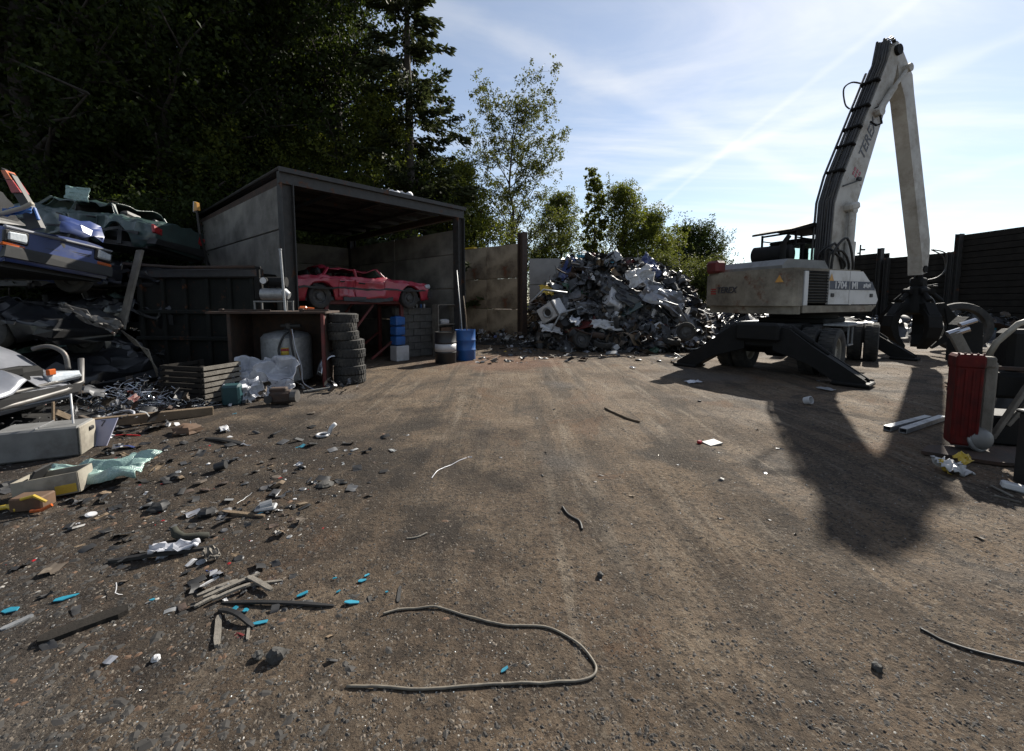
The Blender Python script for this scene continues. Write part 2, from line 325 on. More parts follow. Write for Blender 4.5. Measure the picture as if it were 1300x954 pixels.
# ------------------------------------------------------------------ ground
def ground_material():
    m = bpy.data.materials.new('dirt_ground'); m.use_nodes = True; nt = m.node_tree; N = nt.nodes; L = nt.links; b = N['Principled BSDF']
    tc = N.new('ShaderNodeTexCoord')
    def nz(sc, det=6, rgh=.62, vec=None, dist=0.):
        n = N.new('ShaderNodeTexNoise'); n.inputs['Scale'].default_value = sc; n.inputs['Detail'].default_value = det; n.inputs['Roughness'].default_value = rgh; n.inputs['Distortion'].default_value = dist
        L.new(vec or tc.outputs['Object'], n.inputs['Vector']); return n.outputs[0]
    def rng(v, lo, hi, a=0., e=1.):
        r = N.new('ShaderNodeMapRange'); r.interpolation_type = 'SMOOTHSTEP'; L.new(v, r.inputs[0])
        for i, q in zip((1, 2, 3, 4), (lo, hi, a, e)): r.inputs[i].default_value = q
        return r.outputs[0]
    def mix(f, a, bb, bt='MIX'):
        x = N.new('ShaderNodeMix'); x.data_type = 'RGBA'; x.blend_type = bt
        if isinstance(f, float): x.inputs[0].default_value = f
        else: L.new(f, x.inputs[0])
        for i, v in ((6, a), (7, bb)):
            if isinstance(v, tuple): x.inputs[i].default_value = (*v, 1)
            else: L.new(v, x.inputs[i])
        return x.outputs[2]
    def mp(rot, sx, sy):
        n = N.new('ShaderNodeMapping'); n.inputs['Rotation'].default_value = (0, 0, rot); n.inputs['Scale'].default_value = (sx, sy, 1); L.new(tc.outputs['Object'], n.inputs['Vector']); return n.outputs[0]
    def blob(x, y, rx, ry, soft=.6):
        n = N.new('ShaderNodeMapping'); n.inputs['Location'].default_value = (-x / rx, -y / ry, 0); n.inputs['Scale'].default_value = (1 / rx, 1 / ry, 0); L.new(tc.outputs['Object'], n.inputs['Vector'])
        d = N.new('ShaderNodeVectorMath'); d.operation = 'LENGTH'; L.new(n.outputs[0], d.inputs[0])
        a = N.new('ShaderNodeMath'); a.operation = 'ADD'; L.new(d.outputs['Value'], a.inputs[0]); L.new(rng(nz(1.1), .2, .8, -.5, .5), a.inputs[1])
        return rng(a.outputs[0], 1 - soft * .5, 1 + soft * .5, 1., 0.)
    col = mix(rng(nz(.45, 4), .38, .62), (.125, .090, .060), (.090, .068, .050))
    col = mix(rng(nz(1.6, 8, .7), .44, .64), col, (.155, .118, .083))
    col = mix(rng(nz(.7, 6, .7, None, .8), .52, .64, 0, .85), col, (.036, .030, .025))
    col = mix(rng(nz(6, 6, .7), .53, .70, 0, .7), col, (.030, .026, .022))
    trk = nz(1., 5, .6, mp(R(-50), 2.6, .20), .6); col = mix(rng(trk, .50, .62, 0, .6), col, (.043, .035, .028))
    trk2 = nz(1., 6, .65, mp(R(-34), 4.0, .28), .7); col = mix(rng(trk2, .54, .66, 0, .6), col, (.19, .158, .122))
    trk3 = nz(1., 6, .65, mp(R(14), 3.0, .25), .6); col = mix(rng(trk3, .55, .68, 0, .5), col, (.038, .033, .029))
    col = mix(rng(nz(.33, 3, .5), .55, .66, 0, .6), col, (.084, .079, .075))
    col = mix(rng(nz(3.2, 9, .75), .52, .62, 0, .5), col, (.034, .028, .023))
    col = mix(rng(nz(.55, 7, .7, mp(.4, 1, 1), 1.2), .56, .64, 0, .55), col, (.105, .060, .034))
    col = mix(rng(nz(28, 4, .7), .48, .63, 0, .7), col, (.024, .020, .017))
    col = mix(rng(nz(37, 3, .6), .58, .68, 0, .6), col, (.19, .16, .125))
    # oily, blackened soil along the sorting area on the left; ochre spill; rust dust by the bay
    lf = blob(-4.6, 3.6, 4.6, 3.2, .9); f2 = N.new('ShaderNodeMath'); f2.operation = 'MULTIPLY'; L.new(lf, f2.inputs[0]); L.new(rng(nz(1.7, 8, .7), .3, .6, .35, .9), f2.inputs[1])
    col = mix(f2.outputs[0], col, (.022, .019, .017))
    ru = blob(-.3, 11.9, 1.7, 1.5, .8); f4 = N.new('ShaderNodeMath'); f4.operation = 'MULTIPLY'; L.new(ru, f4.inputs[0]); f4.inputs[1].default_value = .42
    col = mix(f4.outputs[0], col, (.12, .055, .032))
    # grit
    vo = N.new('ShaderNodeTexVoronoi'); vo.inputs['Scale'].default_value = 57; vo.inputs['Randomness'].default_value = 1.0; L.new(tc.outputs['Object'], vo.inputs['Vector'])
    sel = N.new('ShaderNodeSeparateColor'); L.new(vo.outputs['Color'], sel.inputs[0])
    g1 = N.new('ShaderNodeMath'); g1.operation = 'MULTIPLY'; L.new(rng(vo.outputs['Distance'], .18, .32, 1, 0), g1.inputs[0]); L.new(rng(sel.outputs[0], .88, .9), g1.inputs[1])
    col = mix(g1.outputs[0], col, (.13, .118, .10))
    g2 = N.new('ShaderNodeMath'); g2.operation = 'MULTIPLY'; L.new(rng(vo.outputs['Distance'], .22, .38, 1, 0), g2.inputs[0]); L.new(rng(sel.outputs[1], .90, .92), g2.inputs[1])
    col = mix(g2.outputs[0], col, (.018, .016, .015))
    L.new(col, b.inputs['Base Color']); b.inputs['Specular IOR Level'].default_value = .12
    L.new(rng(nz(.9, 4), .35, .65, .8, .97), b.inputs['Roughness'])
    hs = N.new('ShaderNodeMath'); hs.operation = 'ADD'; L.new(nz(18, 9, .75), hs.inputs[0])
    h2 = N.new('ShaderNodeMath'); h2.operation = 'MULTIPLY'; L.new(rng(vo.outputs['Distance'], .1, .5, 1, 0), h2.inputs[0]); h2.inputs[1].default_value = .10; L.new(h2.outputs[0], hs.inputs[1])
    bp = N.new('ShaderNodeBump'); bp.inputs['Strength'].default_value = 1.0; bp.inputs['Distance'].default_value = .035; L.new(hs.outputs[0], bp.inputs['Height']); L.new(bp.outputs[0], b.inputs['Normal'])
    return m
def graded(lo, hi, a, b, fine, g=1.22):
    xs = list(np.arange(a, b, fine)); st = fine; x = xs[-1]
    while x < hi: st = min(st * g, 60); x += st; xs.append(x)
    st = fine; x = a
    while x > lo: st = min(st * g, 60); x -= st; xs.insert(0, x)
    return xs
xs = graded(-700, 700, -5.5, 6.5, .06); ys = graded(-120, 1500, 1.2, 7.5, .06)
gv = [(x, y, gz(x, y) if abs(x) < 40 and abs(y) < 40 else 0.) for x in xs for y in ys]; ny = len(ys)
gf = [(i * ny + j, (i + 1) * ny + j, (i + 1) * ny + j + 1, i * ny + j + 1) for i in range(len(xs) - 1) for j in range(ny - 1)]
gb = MB(); gb.add(gv, gf); ground = tag(gb.build('ground', ground_material(), smooth=True), kind='structure')

# ------------------------------------------------------------------ shed
SL = Vector((-4.98, 9.6, 0)); SA = R(48.0)            # front-left post; front runs along (cos, sin)
SW, SD, SH = 5.0, 6.7, 4.5
shed = empty('open_shed', SL, (0, 0, SA), 'open-fronted dark shed of concrete panels with a corrugated roof, sheltering a red car', 'shed')
def hpost(h, w=.24, d=.24, t=.02):
    m = MB(); m.box((-(w / 2 - t / 2), 0, h / 2), (t, d, h)); m.box((w / 2 - t / 2, 0, h / 2), (t, d, h)); m.box((0, 0, h / 2), (w - 2 * t, t, h)); return m
for (x, y) in ((0, 0), (SW, 0), (SW, SD), (0, SD)):
    o = hpost(SH - .30 if y else SH - .26, .26, .26).build('post', M_steel, shed); o.location = (x, y, 0)
bm = MB(); bm.box((SW / 2, 0, SH - .13), (SW + .28, .16, .26)); bm.build('fascia_beam', M_steel, shed)
for x in (0, SW):
    bm = MB(); bm.beam((x, .09, SH - .17), (x, SD + .3, SH - .22), .14, .2); bm.build('eaves_beam', M_rusty, shed)
for i in range(6):
    y = .9 + i * 1.12; bm = MB(); bm.box((SW / 2, y, SH - .05), (SW - .2, .07, .12)); bm.build('purlin', M_steel, shed)
for i in range(3):
    x = 1.25 * (i + 1); bm = MB(); bm.beam((x, .1, SH - .17), (x, SD, SH - .17), .08, .1); bm.build('rafter', M_steel, shed)
roof = empty('roof', (0, 0, 0)); roof.parent = shed
def corrug(u, v, w, L_):
    return (u * w, v * L_, .022 * math.cos(u * w / .076 * math.pi * 2 / 1.0))
nsh = 6; wsh = (SW + .34) / nsh
m = MB(); n_ = int(wsh / .076 * 6); m.grid(lambda u, v: corrug(u, v, wsh + .05, SD + .9), n_, 2)
me_sheet = m.mesh('roof_sheet', M_roofst, True)
for i in range(nsh):
    o = bpy.data.objects.new('roof_sheet', me_sheet); COL.objects.link(o); o.parent = roof
    o.location = (-.17 + i * wsh, -.12, SH + .045 + (i % 2) * .006); o.rotation_euler = (R(-.3), 0, R(.15 * (i % 3 - 1)))
    solid(o, .003)
m = MB(); m.box((SW / 2, -.135, SH + .02), (SW + .34, .03, .10)); m.build('edge_flashing', M_steel, roof)
rnd = random.Random(4)
def panel_wall(name, M, L_, rows, th, mtl, parent, ncol=2, gap=.016):
    w = empty(name, (0, 0, 0)); w.parent = parent; w.matrix_local = M
    z = 0
    for h in rows:
        for c in range(ncol):
            b = MB(); b.cbox((0, 0, 0), (L_ / ncol - gap, th, h - gap), .012)
            o = b.build('panel', mtl, w); o.location = ((c + .5) * L_ / ncol, rnd.uniform(-.008, .008), z + h / 2); o.rotation_euler = (R(rnd.uniform(-.3, .3)), 0, 0)
        z += h
    return w
panel_wall('side_wall', TR((-.0, .14, 0), (0, 0, R(90))), SD - .1, (1.1, 1.1, 1.1, .96), .15, M_conc, shed, 1)
panel_wall('side_wall', TR((SW, .14, 0), (0, 0, R(90))), SD - .1, (1.05, 1.05, 1.05, .75), .15, M_conc, shed)
panel_wall('back_wall', TR((.1, SD + .1, 0)), SW - .2, (1.05, 1.05, 1.05, .75), .15, M_conc, shed)

# bay divider to the right of the shed
A = Vector((.41, 17.0, 0)); Bv = Vector((-2.35, 19.4, 0)); ang = math.atan2(Bv.y - A.y, Bv.x - A.x)
bay = empty('bay_wall', A, (0, 0, ang), 'rust-stained concrete panel wall ending in a dark steel post, right of the shed', 'wall')
panel_wall('wall_panels', TR((.12, 0, 0)), 3.6, (1.4, 1.25, 1.35), .16, M_concr, bay, 2)
o = hpost(4.42, .26, .3).build('post', M_rusty, bay)
m = MB(); m.box((3.1, 0, 4.04), (.9, .2, .07)); m.build('yellow_capping', M_yellow, bay)
# pale wall behind the scrap heap
pw = empty('back_bay_wall', (0.9, 22.4, 0), (0, 0, R(-4)), 'pale grey concrete wall behind the big scrap heap', 'wall')
panel_wall('wall_panels', I4(), 6.0, (1.3, 1.3, 1.35), .2, M_concw, pw, 3)

# dark retaining walls on the right
def plank_wall(name, a, b, h, label, post_h, seed):
    a, b = Vector(a), Vector(b); L_ = (b - a).length; rr = random.Random(seed)
    w = empty(name, a, (0, 0, math.atan2(b.y - a.y, b.x - a.x)), label, 'wall')
    n = round(h / .30); hh = h / n
    for i in range(n):
        k = 1 + int(L_ > 3.5); x = 0
        cuts = [0] + ([L_ * rr.uniform(.35, .65)] if k == 2 else []) + [L_]
        for c in range(len(cuts) - 1):
            q = MB(); q.cbox((0, 0, 0), (cuts[c + 1] - cuts[c] - .02, .16, hh - .022), .014)
            o = q.build('plank', M_woodd, w); o.location = ((cuts[c] + cuts[c + 1]) / 2, rr.uniform(-.02, .02), (i + .5) * hh); o.rotation_euler = (R(rr.uniform(-1, 1)), 0, 0)
    q = MB(); q.box((L_ / 2, .15, h / 2 - .02), (L_ + .5, .08, h - .06)); q.build('light_stop_board', M_woodd, w)  # added behind the planks to stop daylight showing through their gaps
    for x in (0, L_):
        q = hpost(post_h, .22, .26).build('post', M_steel, w); q.location = (x, -.16, 0)
    return w
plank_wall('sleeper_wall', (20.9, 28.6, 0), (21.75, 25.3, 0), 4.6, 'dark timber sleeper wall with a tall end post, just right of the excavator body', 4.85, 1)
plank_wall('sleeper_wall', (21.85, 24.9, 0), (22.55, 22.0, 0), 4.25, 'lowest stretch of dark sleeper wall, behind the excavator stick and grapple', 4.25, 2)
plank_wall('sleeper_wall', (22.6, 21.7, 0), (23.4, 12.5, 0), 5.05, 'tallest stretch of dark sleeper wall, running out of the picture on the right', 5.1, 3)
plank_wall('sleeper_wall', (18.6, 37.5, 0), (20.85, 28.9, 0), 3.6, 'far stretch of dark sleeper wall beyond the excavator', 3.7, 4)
# thin pole with a bracket above the wall
pl = empty('lamp_pole', W(1085, 420, 31), label='thin dark pole with a small bracket rising above the sleeper wall', cat='pole'); pl.location.z = 0
pz = W(1085, 311, 31).z
m = MB(); m.cyl((0, 0, 0), (0, 0, pz), .05, 8); m.build('shaft', M_steel, pl)
m = MB(); m.box((.18, 0, pz - .35), (.3, .1, .12)); m.box((-.1, 0, pz - .6), (.16, .08, .1)); m.build('bracket', M_steel, pl)

# ------------------------------------------------------------------ trees
def rand_unit(rs, n):
    v = rs.normal(size=(n, 3)); return v / np.linalg.norm(v, axis=1)[:, None]
def leaf_mesh(name, pos, size, rs, mtl, aspect=.55, droop=0., dirs=None):
    n = len(pos); a = rand_unit(rs, n) if dirs is None else dirs
    if droop: a[:, 2] -= droop; a /= np.linalg.norm(a, axis=1)[:, None]
    b = np.cross(a, rand_unit(rs, n)); b /= np.linalg.norm(b, axis=1)[:, None] + 1e-9
    s = (size * rs.uniform(.6, 1.35, n))[:, None]
    c = np.cross(a, b)
    v = np.empty((n, 4, 3)); v[:, 0] = pos - a * s * .5; v[:, 1] = pos + b * s * aspect * .5 + c * s * .08; v[:, 2] = pos + a * s * .5; v[:, 3] = pos - b * s * aspect * .5 + c * s * .08
    me = bpy.data.meshes.new(name); me.vertices.add(n * 4); me.vertices.foreach_set('co', v.reshape(-1))
    me.loops.add(n * 4); me.loops.foreach_set('vertex_index', np.arange(n * 4)); me.polygons.add(n)
    me.polygons.foreach_set('loop_start', np.arange(0, n * 4, 4)); me.materials.append(mtl); me.update(calc_edges=True); return me
def grow(rs, h, crown_lo, spread, limbs, tr, lean=.03, up=.5, tips_per=3, shape=None, gnarl=.12):
    """tapered trunk, limbs, twigs; returns MB and tip points"""
    m = MB(); tips = []; base = np.array([0., 0, 0]); pts = []; n = 12; off = rs.normal(size=2) * lean * h
    for i in range(n + 1):
        t = i / n; pts.append((off[0] * t ** 1.5 + rs.normal() * .012 * h * t, off[1] * t ** 1.5 + rs.normal() * .012 * h * t, t * h))
    m.tube(pts, [tr * (1 - .93 * (i / n)) + .012 for i in range(n + 1)], 8)
    def trunk_at(t):
        k = t * n; i = min(n - 1, int(k)); return np.array(pts[i]) * (1 - (k - i)) + np.array(pts[i + 1]) * (k - i)
    for j in range(limbs):
        t = crown_lo + (1 - crown_lo) * ((j + rs.uniform(0, 1)) / limbs); p = trunk_at(min(.985, t)); az = j * 2.4 + rs.uniform(-.6, .6)
        q = (t - crown_lo) / (1 - crown_lo); sh = shape(q) if shape else math.sin(math.pi * min(1, .12 + q * .85)) ** .7
        L_ = spread * sh * rs.uniform(.7, 1.25); d = np.array([math.cos(az), math.sin(az), up * rs.uniform(.5, 1.5)]); d /= np.linalg.norm(d)
        bp = [p]; k = 6
        for i in range(k):
            d = d + rs.normal(size=3) * gnarl + np.array([0, 0, .05]); d /= np.linalg.norm(d); bp.append(bp[-1] + d * L_ / k)
        r0 = max(.015, tr * .35 * (1 - t) + .02); m.tube([tuple(x) for x in bp], [r0 * (1 - .85 * i / k) for i in range(k + 1)], 5)
        tips.append(bp[-1]); tips.append(bp[4])
        for s_ in range(tips_per):
            i = rs.integers(2, k + 1); dd = rs.normal(size=3); dd[2] = abs(dd[2]) * .6; dd /= np.linalg.norm(dd); e = bp[i] + dd * L_ * rs.uniform(.18, .42)
            m.tube([tuple(bp[i]), tuple((bp[i] + e) / 2 + rs.normal(size=3) * .05), tuple(e)], [r0 * .35, r0 * .25, .006], 4); tips.append(e); tips.append((bp[i] + e) / 2)
    tips.append(np.array(pts[-1])); return m, np.array(tips)
def broadleaf(name, seed, h, lo, spread, limbs, tr, nleaf, lsize, clump, lmat, **kw):
    rs = np.random.default_rng(seed); m, tips = grow(rs, h, lo, spread, limbs, tr, **kw)
    wgt = rs.uniform(.25, 1, len(tips)) ** 1.5; idx = rs.choice(len(tips), nleaf, p=wgt / wgt.sum())
    # leaves gather in small sprays round each tip
    ns = max(2, nleaf // 14); sp = rs.integers(0, ns, nleaf); spt = tips[rs.choice(len(tips), ns, p=wgt / wgt.sum())] + rs.normal(size=(ns, 3)) * clump
    pos = spt[sp] + rs.normal(size=(nleaf, 3)) * clump * .33; pos[:, 2] = np.maximum(pos[:, 2], .15)
    return m.mesh('trunk', M_bark, True), leaf_mesh('crown', pos, lsize, rs, lmat, .6, .25)
def conifer(seed, h, spread, tr, nneed, lmat):
    rs = np.random.default_rng(seed); m = MB(); n = 14
    pts = [(rs.normal() * .02, rs.normal() * .02, h * i / n) for i in range(n + 1)]; m.tube(pts, [tr * (1 - .95 * i / n) + .01 for i in range(n + 1)], 8)
    P = []; Dv = []
    for j in range(150):
        t = .06 + .93 * (j + rs.uniform(0, 1)) / 150; az = rs.uniform(0, 6.283); L_ = spread * (1 - t) ** .75 * rs.uniform(.55, 1.2) + .25
        p = np.array([0, 0, h * t]); d = np.array([math.cos(az), math.sin(az), .12]); k = 7; bp = [p]
        for i in range(k):
            d = d + np.array([0, 0, -.11 + .045 * i]) + rs.normal(size=3) * .05; d /= np.linalg.norm(d); bp.append(bp[-1] + d * L_ / k)
        m.tube([tuple(x) for x in bp], [max(.006, .035 * (1 - t) + .012 - .005 * i) for i in range(k + 1)], 4)
        for _ in range(int(nneed / 150 * (.35 + L_ / spread))):
            u = rs.uniform(.22, 1) * k; i = min(k - 1, int(u)); q = bp[i] * (1 - u + i) + bp[i + 1] * (u - i)
            sd = np.array([-d[1], d[0], 0]) * rs.choice([-1, 1]) * rs.uniform(.0, .42) * (1.15 - u / k * .6) * min(1, L_ / 1.5)
            q = q + sd + np.array([0, 0, -abs(rs.normal()) * .12]); P.append(q); v = d * .8 + sd * 1.2 + rs.normal(size=3) * .25 + np.array([0, 0, -.45]); Dv.append(v / np.linalg.norm(v))
    return m.mesh('trunk', M_bark, True), leaf_mesh('crown', np.array(P), .30, rs, lmat, .34, 0, np.array(Dv))
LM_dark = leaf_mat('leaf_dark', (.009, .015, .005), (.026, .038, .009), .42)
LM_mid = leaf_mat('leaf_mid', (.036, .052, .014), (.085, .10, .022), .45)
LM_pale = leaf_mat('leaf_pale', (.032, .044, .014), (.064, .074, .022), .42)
LM_need = leaf_mat('needles', (.018, .027, .012), (.036, .044, .018), .25)
T = {}
T['dark0'] = broadleaf('t', 11, 18, .04, 3.9, 64, .42, 62000, .165, .50, LM_dark, tips_per=5)
T['dark1'] = broadleaf('t', 12, 20, .03, 4.2, 70, .45, 64000, .165, .52, LM_dark, tips_per=5)
T['mid0'] = broadleaf('t', 13, 11, .06, 2.6, 46, .22, 30000, .15, .38, LM_mid, tips_per=5)
T['mid1'] = broadleaf('t', 14, 9, .05, 2.5, 42, .2, 28000, .15, .38, LM_mid, tips_per=5)
T['dark2'] = broadleaf('t', 15, 14, .05, 3.4, 54, .3, 46000, .16, .42, LM_dark, tips_per=5)
T['ash'] = broadleaf('t', 16, 14.6, .20, 3.2, 40, .16, 26000, .145, .30, LM_pale, tips_per=5, up=.9, shape=lambda q: .55 + .75 * math.sin(math.pi * min(1, .15 + .72 * q)), lean=.012)
T['spire'] = broadleaf('t', 17, 11, .10, 1.5, 40, .12, 7000, .20, .20, LM_mid, tips_per=4, up=1.8, shape=lambda q: 1.25 * (1 - q) ** .6 + .22)
T['round'] = broadleaf('t', 18, 8, .05, 3.6, 60, .25, 46000, .16, .42, LM_dark, tips_per=6, shape=lambda q: math.sqrt(max(.03, 1 - (q * .98) ** 2)) * 1.05, up=.35)
T['spruce'] = conifer(21, 20, 4.3, .34, 26000, LM_need)
T['bushd'] = broadleaf('t', 23, 3.6, .03, 2.2, 40, .08, 26000, .10, .34, LM_dark, tips_per=5, up=.7, shape=lambda q: 1.15 - .6 * q)
T['bush'] = broadleaf('t', 22, 3.6, .03, 2.2, 40, .08, 20000, .12, .32, LM_pale, tips_per=5, up=.7, shape=lambda q: 1.15 - .6 * q)
def tree(kind, name, x, y, sc, rot, label, group=None, sz=None):  # one tree: trunk and crown
    t = empty(name, (x, y, -.05), (0, 0, rot), label, 'tree' if 'bush' not in name else 'bush', group); t.scale = (sc, sc, sz or sc)
    for nm, me in zip(('trunk', 'crown'), T[kind]):
        o = bpy.data.objects.new(nm, me); COL.objects.link(o); o.parent = t
    return t
gdw = 'dark trees of the wood on the left'
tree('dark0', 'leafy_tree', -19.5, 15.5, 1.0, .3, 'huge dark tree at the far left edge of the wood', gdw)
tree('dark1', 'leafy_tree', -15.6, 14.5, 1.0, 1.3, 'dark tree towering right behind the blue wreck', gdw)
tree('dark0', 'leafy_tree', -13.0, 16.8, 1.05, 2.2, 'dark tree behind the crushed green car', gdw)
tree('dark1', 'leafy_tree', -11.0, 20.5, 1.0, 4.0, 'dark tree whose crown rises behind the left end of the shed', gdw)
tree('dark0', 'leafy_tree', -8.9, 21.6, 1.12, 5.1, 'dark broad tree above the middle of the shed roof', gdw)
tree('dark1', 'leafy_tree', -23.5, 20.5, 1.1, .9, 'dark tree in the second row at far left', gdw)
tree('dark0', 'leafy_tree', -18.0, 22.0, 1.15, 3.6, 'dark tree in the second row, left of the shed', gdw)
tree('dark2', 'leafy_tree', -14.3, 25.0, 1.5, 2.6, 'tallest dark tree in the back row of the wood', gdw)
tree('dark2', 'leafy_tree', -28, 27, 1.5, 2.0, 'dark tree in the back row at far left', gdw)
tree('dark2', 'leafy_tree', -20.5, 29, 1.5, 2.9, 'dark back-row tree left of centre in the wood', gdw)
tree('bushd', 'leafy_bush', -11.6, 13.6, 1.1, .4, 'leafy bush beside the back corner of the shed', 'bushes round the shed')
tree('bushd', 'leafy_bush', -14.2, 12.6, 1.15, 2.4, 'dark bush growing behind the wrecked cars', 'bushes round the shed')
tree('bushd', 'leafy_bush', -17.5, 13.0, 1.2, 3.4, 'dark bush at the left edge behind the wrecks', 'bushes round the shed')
tree('spruce', 'spruce_tree', -4.75, 20.4, 1.0, .5, 'tall dark spruce with drooping branches standing behind the shed')
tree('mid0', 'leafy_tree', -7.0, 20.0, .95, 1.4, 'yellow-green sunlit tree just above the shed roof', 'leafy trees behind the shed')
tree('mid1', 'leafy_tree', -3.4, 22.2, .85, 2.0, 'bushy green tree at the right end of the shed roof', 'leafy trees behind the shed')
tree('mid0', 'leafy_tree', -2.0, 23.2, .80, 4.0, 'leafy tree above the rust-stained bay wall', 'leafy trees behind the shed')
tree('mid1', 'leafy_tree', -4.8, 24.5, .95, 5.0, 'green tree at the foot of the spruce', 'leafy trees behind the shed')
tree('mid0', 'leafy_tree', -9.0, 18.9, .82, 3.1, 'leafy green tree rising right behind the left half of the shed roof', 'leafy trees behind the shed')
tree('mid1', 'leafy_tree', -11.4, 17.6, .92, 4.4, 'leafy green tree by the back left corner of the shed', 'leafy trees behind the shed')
tree('ash', 'ash_tree', 0.1, 25.0, .83, .8, 'tall thin airy tree with sky showing through its crown')
tree('mid1', 'leafy_tree', 2.0, 32, .62, 1.0, 'small tree low beside the pale wall, left of the heap top', 'trees behind the scrap heap')
tree('mid0', 'leafy_tree', 3.6, 31, .84, 2.7, 'dark bushy tree left of the tall spindly one', 'trees behind the scrap heap')
tree('spire', 'spindly_tree', 5.55, 30, .94, .4, 'spindly upright tree, tallest behind the scrap heap', 'trees behind the scrap heap')
tree('mid0', 'leafy_tree', 7.9, 30.5, .84, 5.2, 'dense leafy tree above the middle of the heap', 'trees behind the scrap heap')
tree('mid1', 'leafy_tree', 10.0, 31.5, .86, .2, 'leafy tree sloping down to the right of the heap', 'trees behind the scrap heap')
tree('round', 'leafy_tree', 16.2, 39, .97, 1.2, 'separate round-headed dark tree left of the excavator', 'trees behind the scrap heap')
tree('bush', 'leafy_bush', 9.2, 26.5, 1.0, 1.1, 'pale bush behind the right shoulder of the heap', 'bushes behind the heap')
tree('bush', 'leafy_bush', 12.2, 27.5, .95, 2.1, 'pale bush between the heap and the round-headed tree', 'bushes behind the heap')

# ------------------------------------------------------------------ text
def text_mesh(name, body, size, mtl, parent, M, ext=.004, shear=0., bold=0.):
    c = bpy.data.curves.new(name, 'FONT'); c.body = body; c.size = size; c.extrude = ext; c.align_x = 'CENTER'; c.align_y = 'CENTER'; c.shear = shear; c.offset = bold; c.resolution_u = 3
    o = bpy.data.objects.new(name, c); COL.objects.link(o); dg = bpy.context.evaluated_depsgraph_get()
    me = bpy.data.meshes.new_from_object(o.evaluated_get(dg)); me.materials.clear(); me.materials.append(mtl)
    bpy.data.objects.remove(o); r = bpy.data.objects.new(name, me); COL.objects.link(r); r.parent = parent; r.matrix_local = M; return r
def frame(loc, x, y):
    x = Vector(x).normalized(); y = Vector(y).normalized(); z = x.cross(y); m = Matrix((x, y, z)).transposed().to_4x4(); m.translation = Vector(loc); return m

def cr(pts, k=5):                                        # smooth curve through points
    Pt = [Vector(p) for p in pts]; out = []
    for i in range(len(Pt) - 1):
        a, b, c, d = Pt[max(0, i - 1)], Pt[i], Pt[i + 1], Pt[min(len(Pt) - 1, i + 2)]
        for j in range(k):
            t = j / k; out.append(.5 * ((2 * b) + (c - a) * t + (2 * a - 5 * b + 4 * c - d) * t * t + (3 * b - a - 3 * c + d) * t ** 3))
    return out + [Pt[-1]]
# ------------------------------------------------------------------ wheels
def tyre_mb(r, w, tread=True, n=32):
    m = MB(); p = []; ri = r * .60; h = w / 2
    p = [(ri, -h * .72), (ri + .25 * (r - ri), -h * .95), (r * .9, -h), (r * .975, -h * .86), (r, -h * .6), (r * 1.006, 0), (r, h * .6), (r * .975, h * .86), (r * .9, h), (ri + .25 * (r - ri), h * .95), (ri, h * .72)]
    m.lathe(p + [(ri * .98, 0), p[0]], n, cap=False)
    if tread:
        for k in range(n):
            for sd in (-1, 1):
                t = 2 * math.pi * (k + (.5 if sd > 0 else 0)) / n
                m.box((r * 1.004 * math.cos(t), r * 1.004 * math.sin(t), sd * h * .48), (.012, r * .13, h * .72), None, (0, 0, t))
    return m
def rim_mb(r, w, n=20):
    m = MB(); ri = r * .6; h = w / 2
    m.lathe([(ri, -h * .7), (ri * .93, -h * .6), (ri * .86, -h * .1), (ri * .5, h * .1), (ri * .45, h * .45), (ri * .22, h * .5), (.001, h * .5)], n, cap=False)
    m.lathe([(ri, h * .7), (ri * .93, h * .62), (ri * .86, h * .12), (ri * .5, h * .1)], n, cap=False)
    for k in range(8):
        t = k * math.pi / 4; m.cyl((ri * .34 * math.cos(t), ri * .34 * math.sin(t), h * .45), (ri * .34 * math.cos(t), ri * .34 * math.sin(t), h * .58), ri * .05, 6)
    return m

# ------------------------------------------------------------------ excavator (material handler)
EXC = Vector((7.87, 11.55, 0)); EA = R(90 - 68); UA = R(18)
exc = empty('excavator', EXC, (0, 0, EA), 'white and cream wheeled material-handling excavator with raised boom and hanging grapple', 'excavator')
U = Matrix.Rotation(UA, 4, 'Z')
m = MB(); m.cbox((.25, 0, .92), (5.9, .95, .5), .05, U); m.cbox((0, 0, 1.2), (1.9, 1.5, .14), .03, U); m.cbox((-1.1, 0, .98), (1.2, 1.5, .3), .05, U); m.cbox((1.5, 0, .98), (1.5, 1.5, .3), .05, U)
m.build('chassis', M_blackm, exc)
m = MB(); m.lathe([(.78, 1.26), (.78, 1.42), (.7, 1.44)], 32, cap=True); m.build('slew_ring', M_blackm, exc, angle=40)
for x in (-1.75, 2.3):
    m = MB(); m.cyl((x, -.85, .54), (x, .85, .54), .13, 12, M=U); m.cbox((x, 0, .56), (.42, .5, .4), .08, U); m.build('axle', M_blackm, exc)
wr, ww = .545, .33
tm = tyre_mb(wr, ww).mesh('tyre', M_rubber, True); tm.set_sharp_from_angle(angle=R(35)); rm_ = rim_mb(wr, ww).mesh('rim', M_beige, True); rm_.set_sharp_from_angle(angle=R(35))
for x in (-1.75, 2.3):
    for s in (-1, 1):
        for q in (0, 1):
            w = empty('wheel'); w.parent = exc
            st = R(9) if x > 0 else 0
            w.matrix_local = U @ TR((x, s * (.72 + q * .38), wr - .01), (0, 0, st)) @ Euler((R(90) * (1 if s < 0 else -1), .3 * x, 0)).to_matrix().to_4x4()
            for nm, me in (('tyre', tm), ('rim', rm_)):
                o = bpy.data.objects.new(nm, me); COL.objects.link(o); o.parent = w
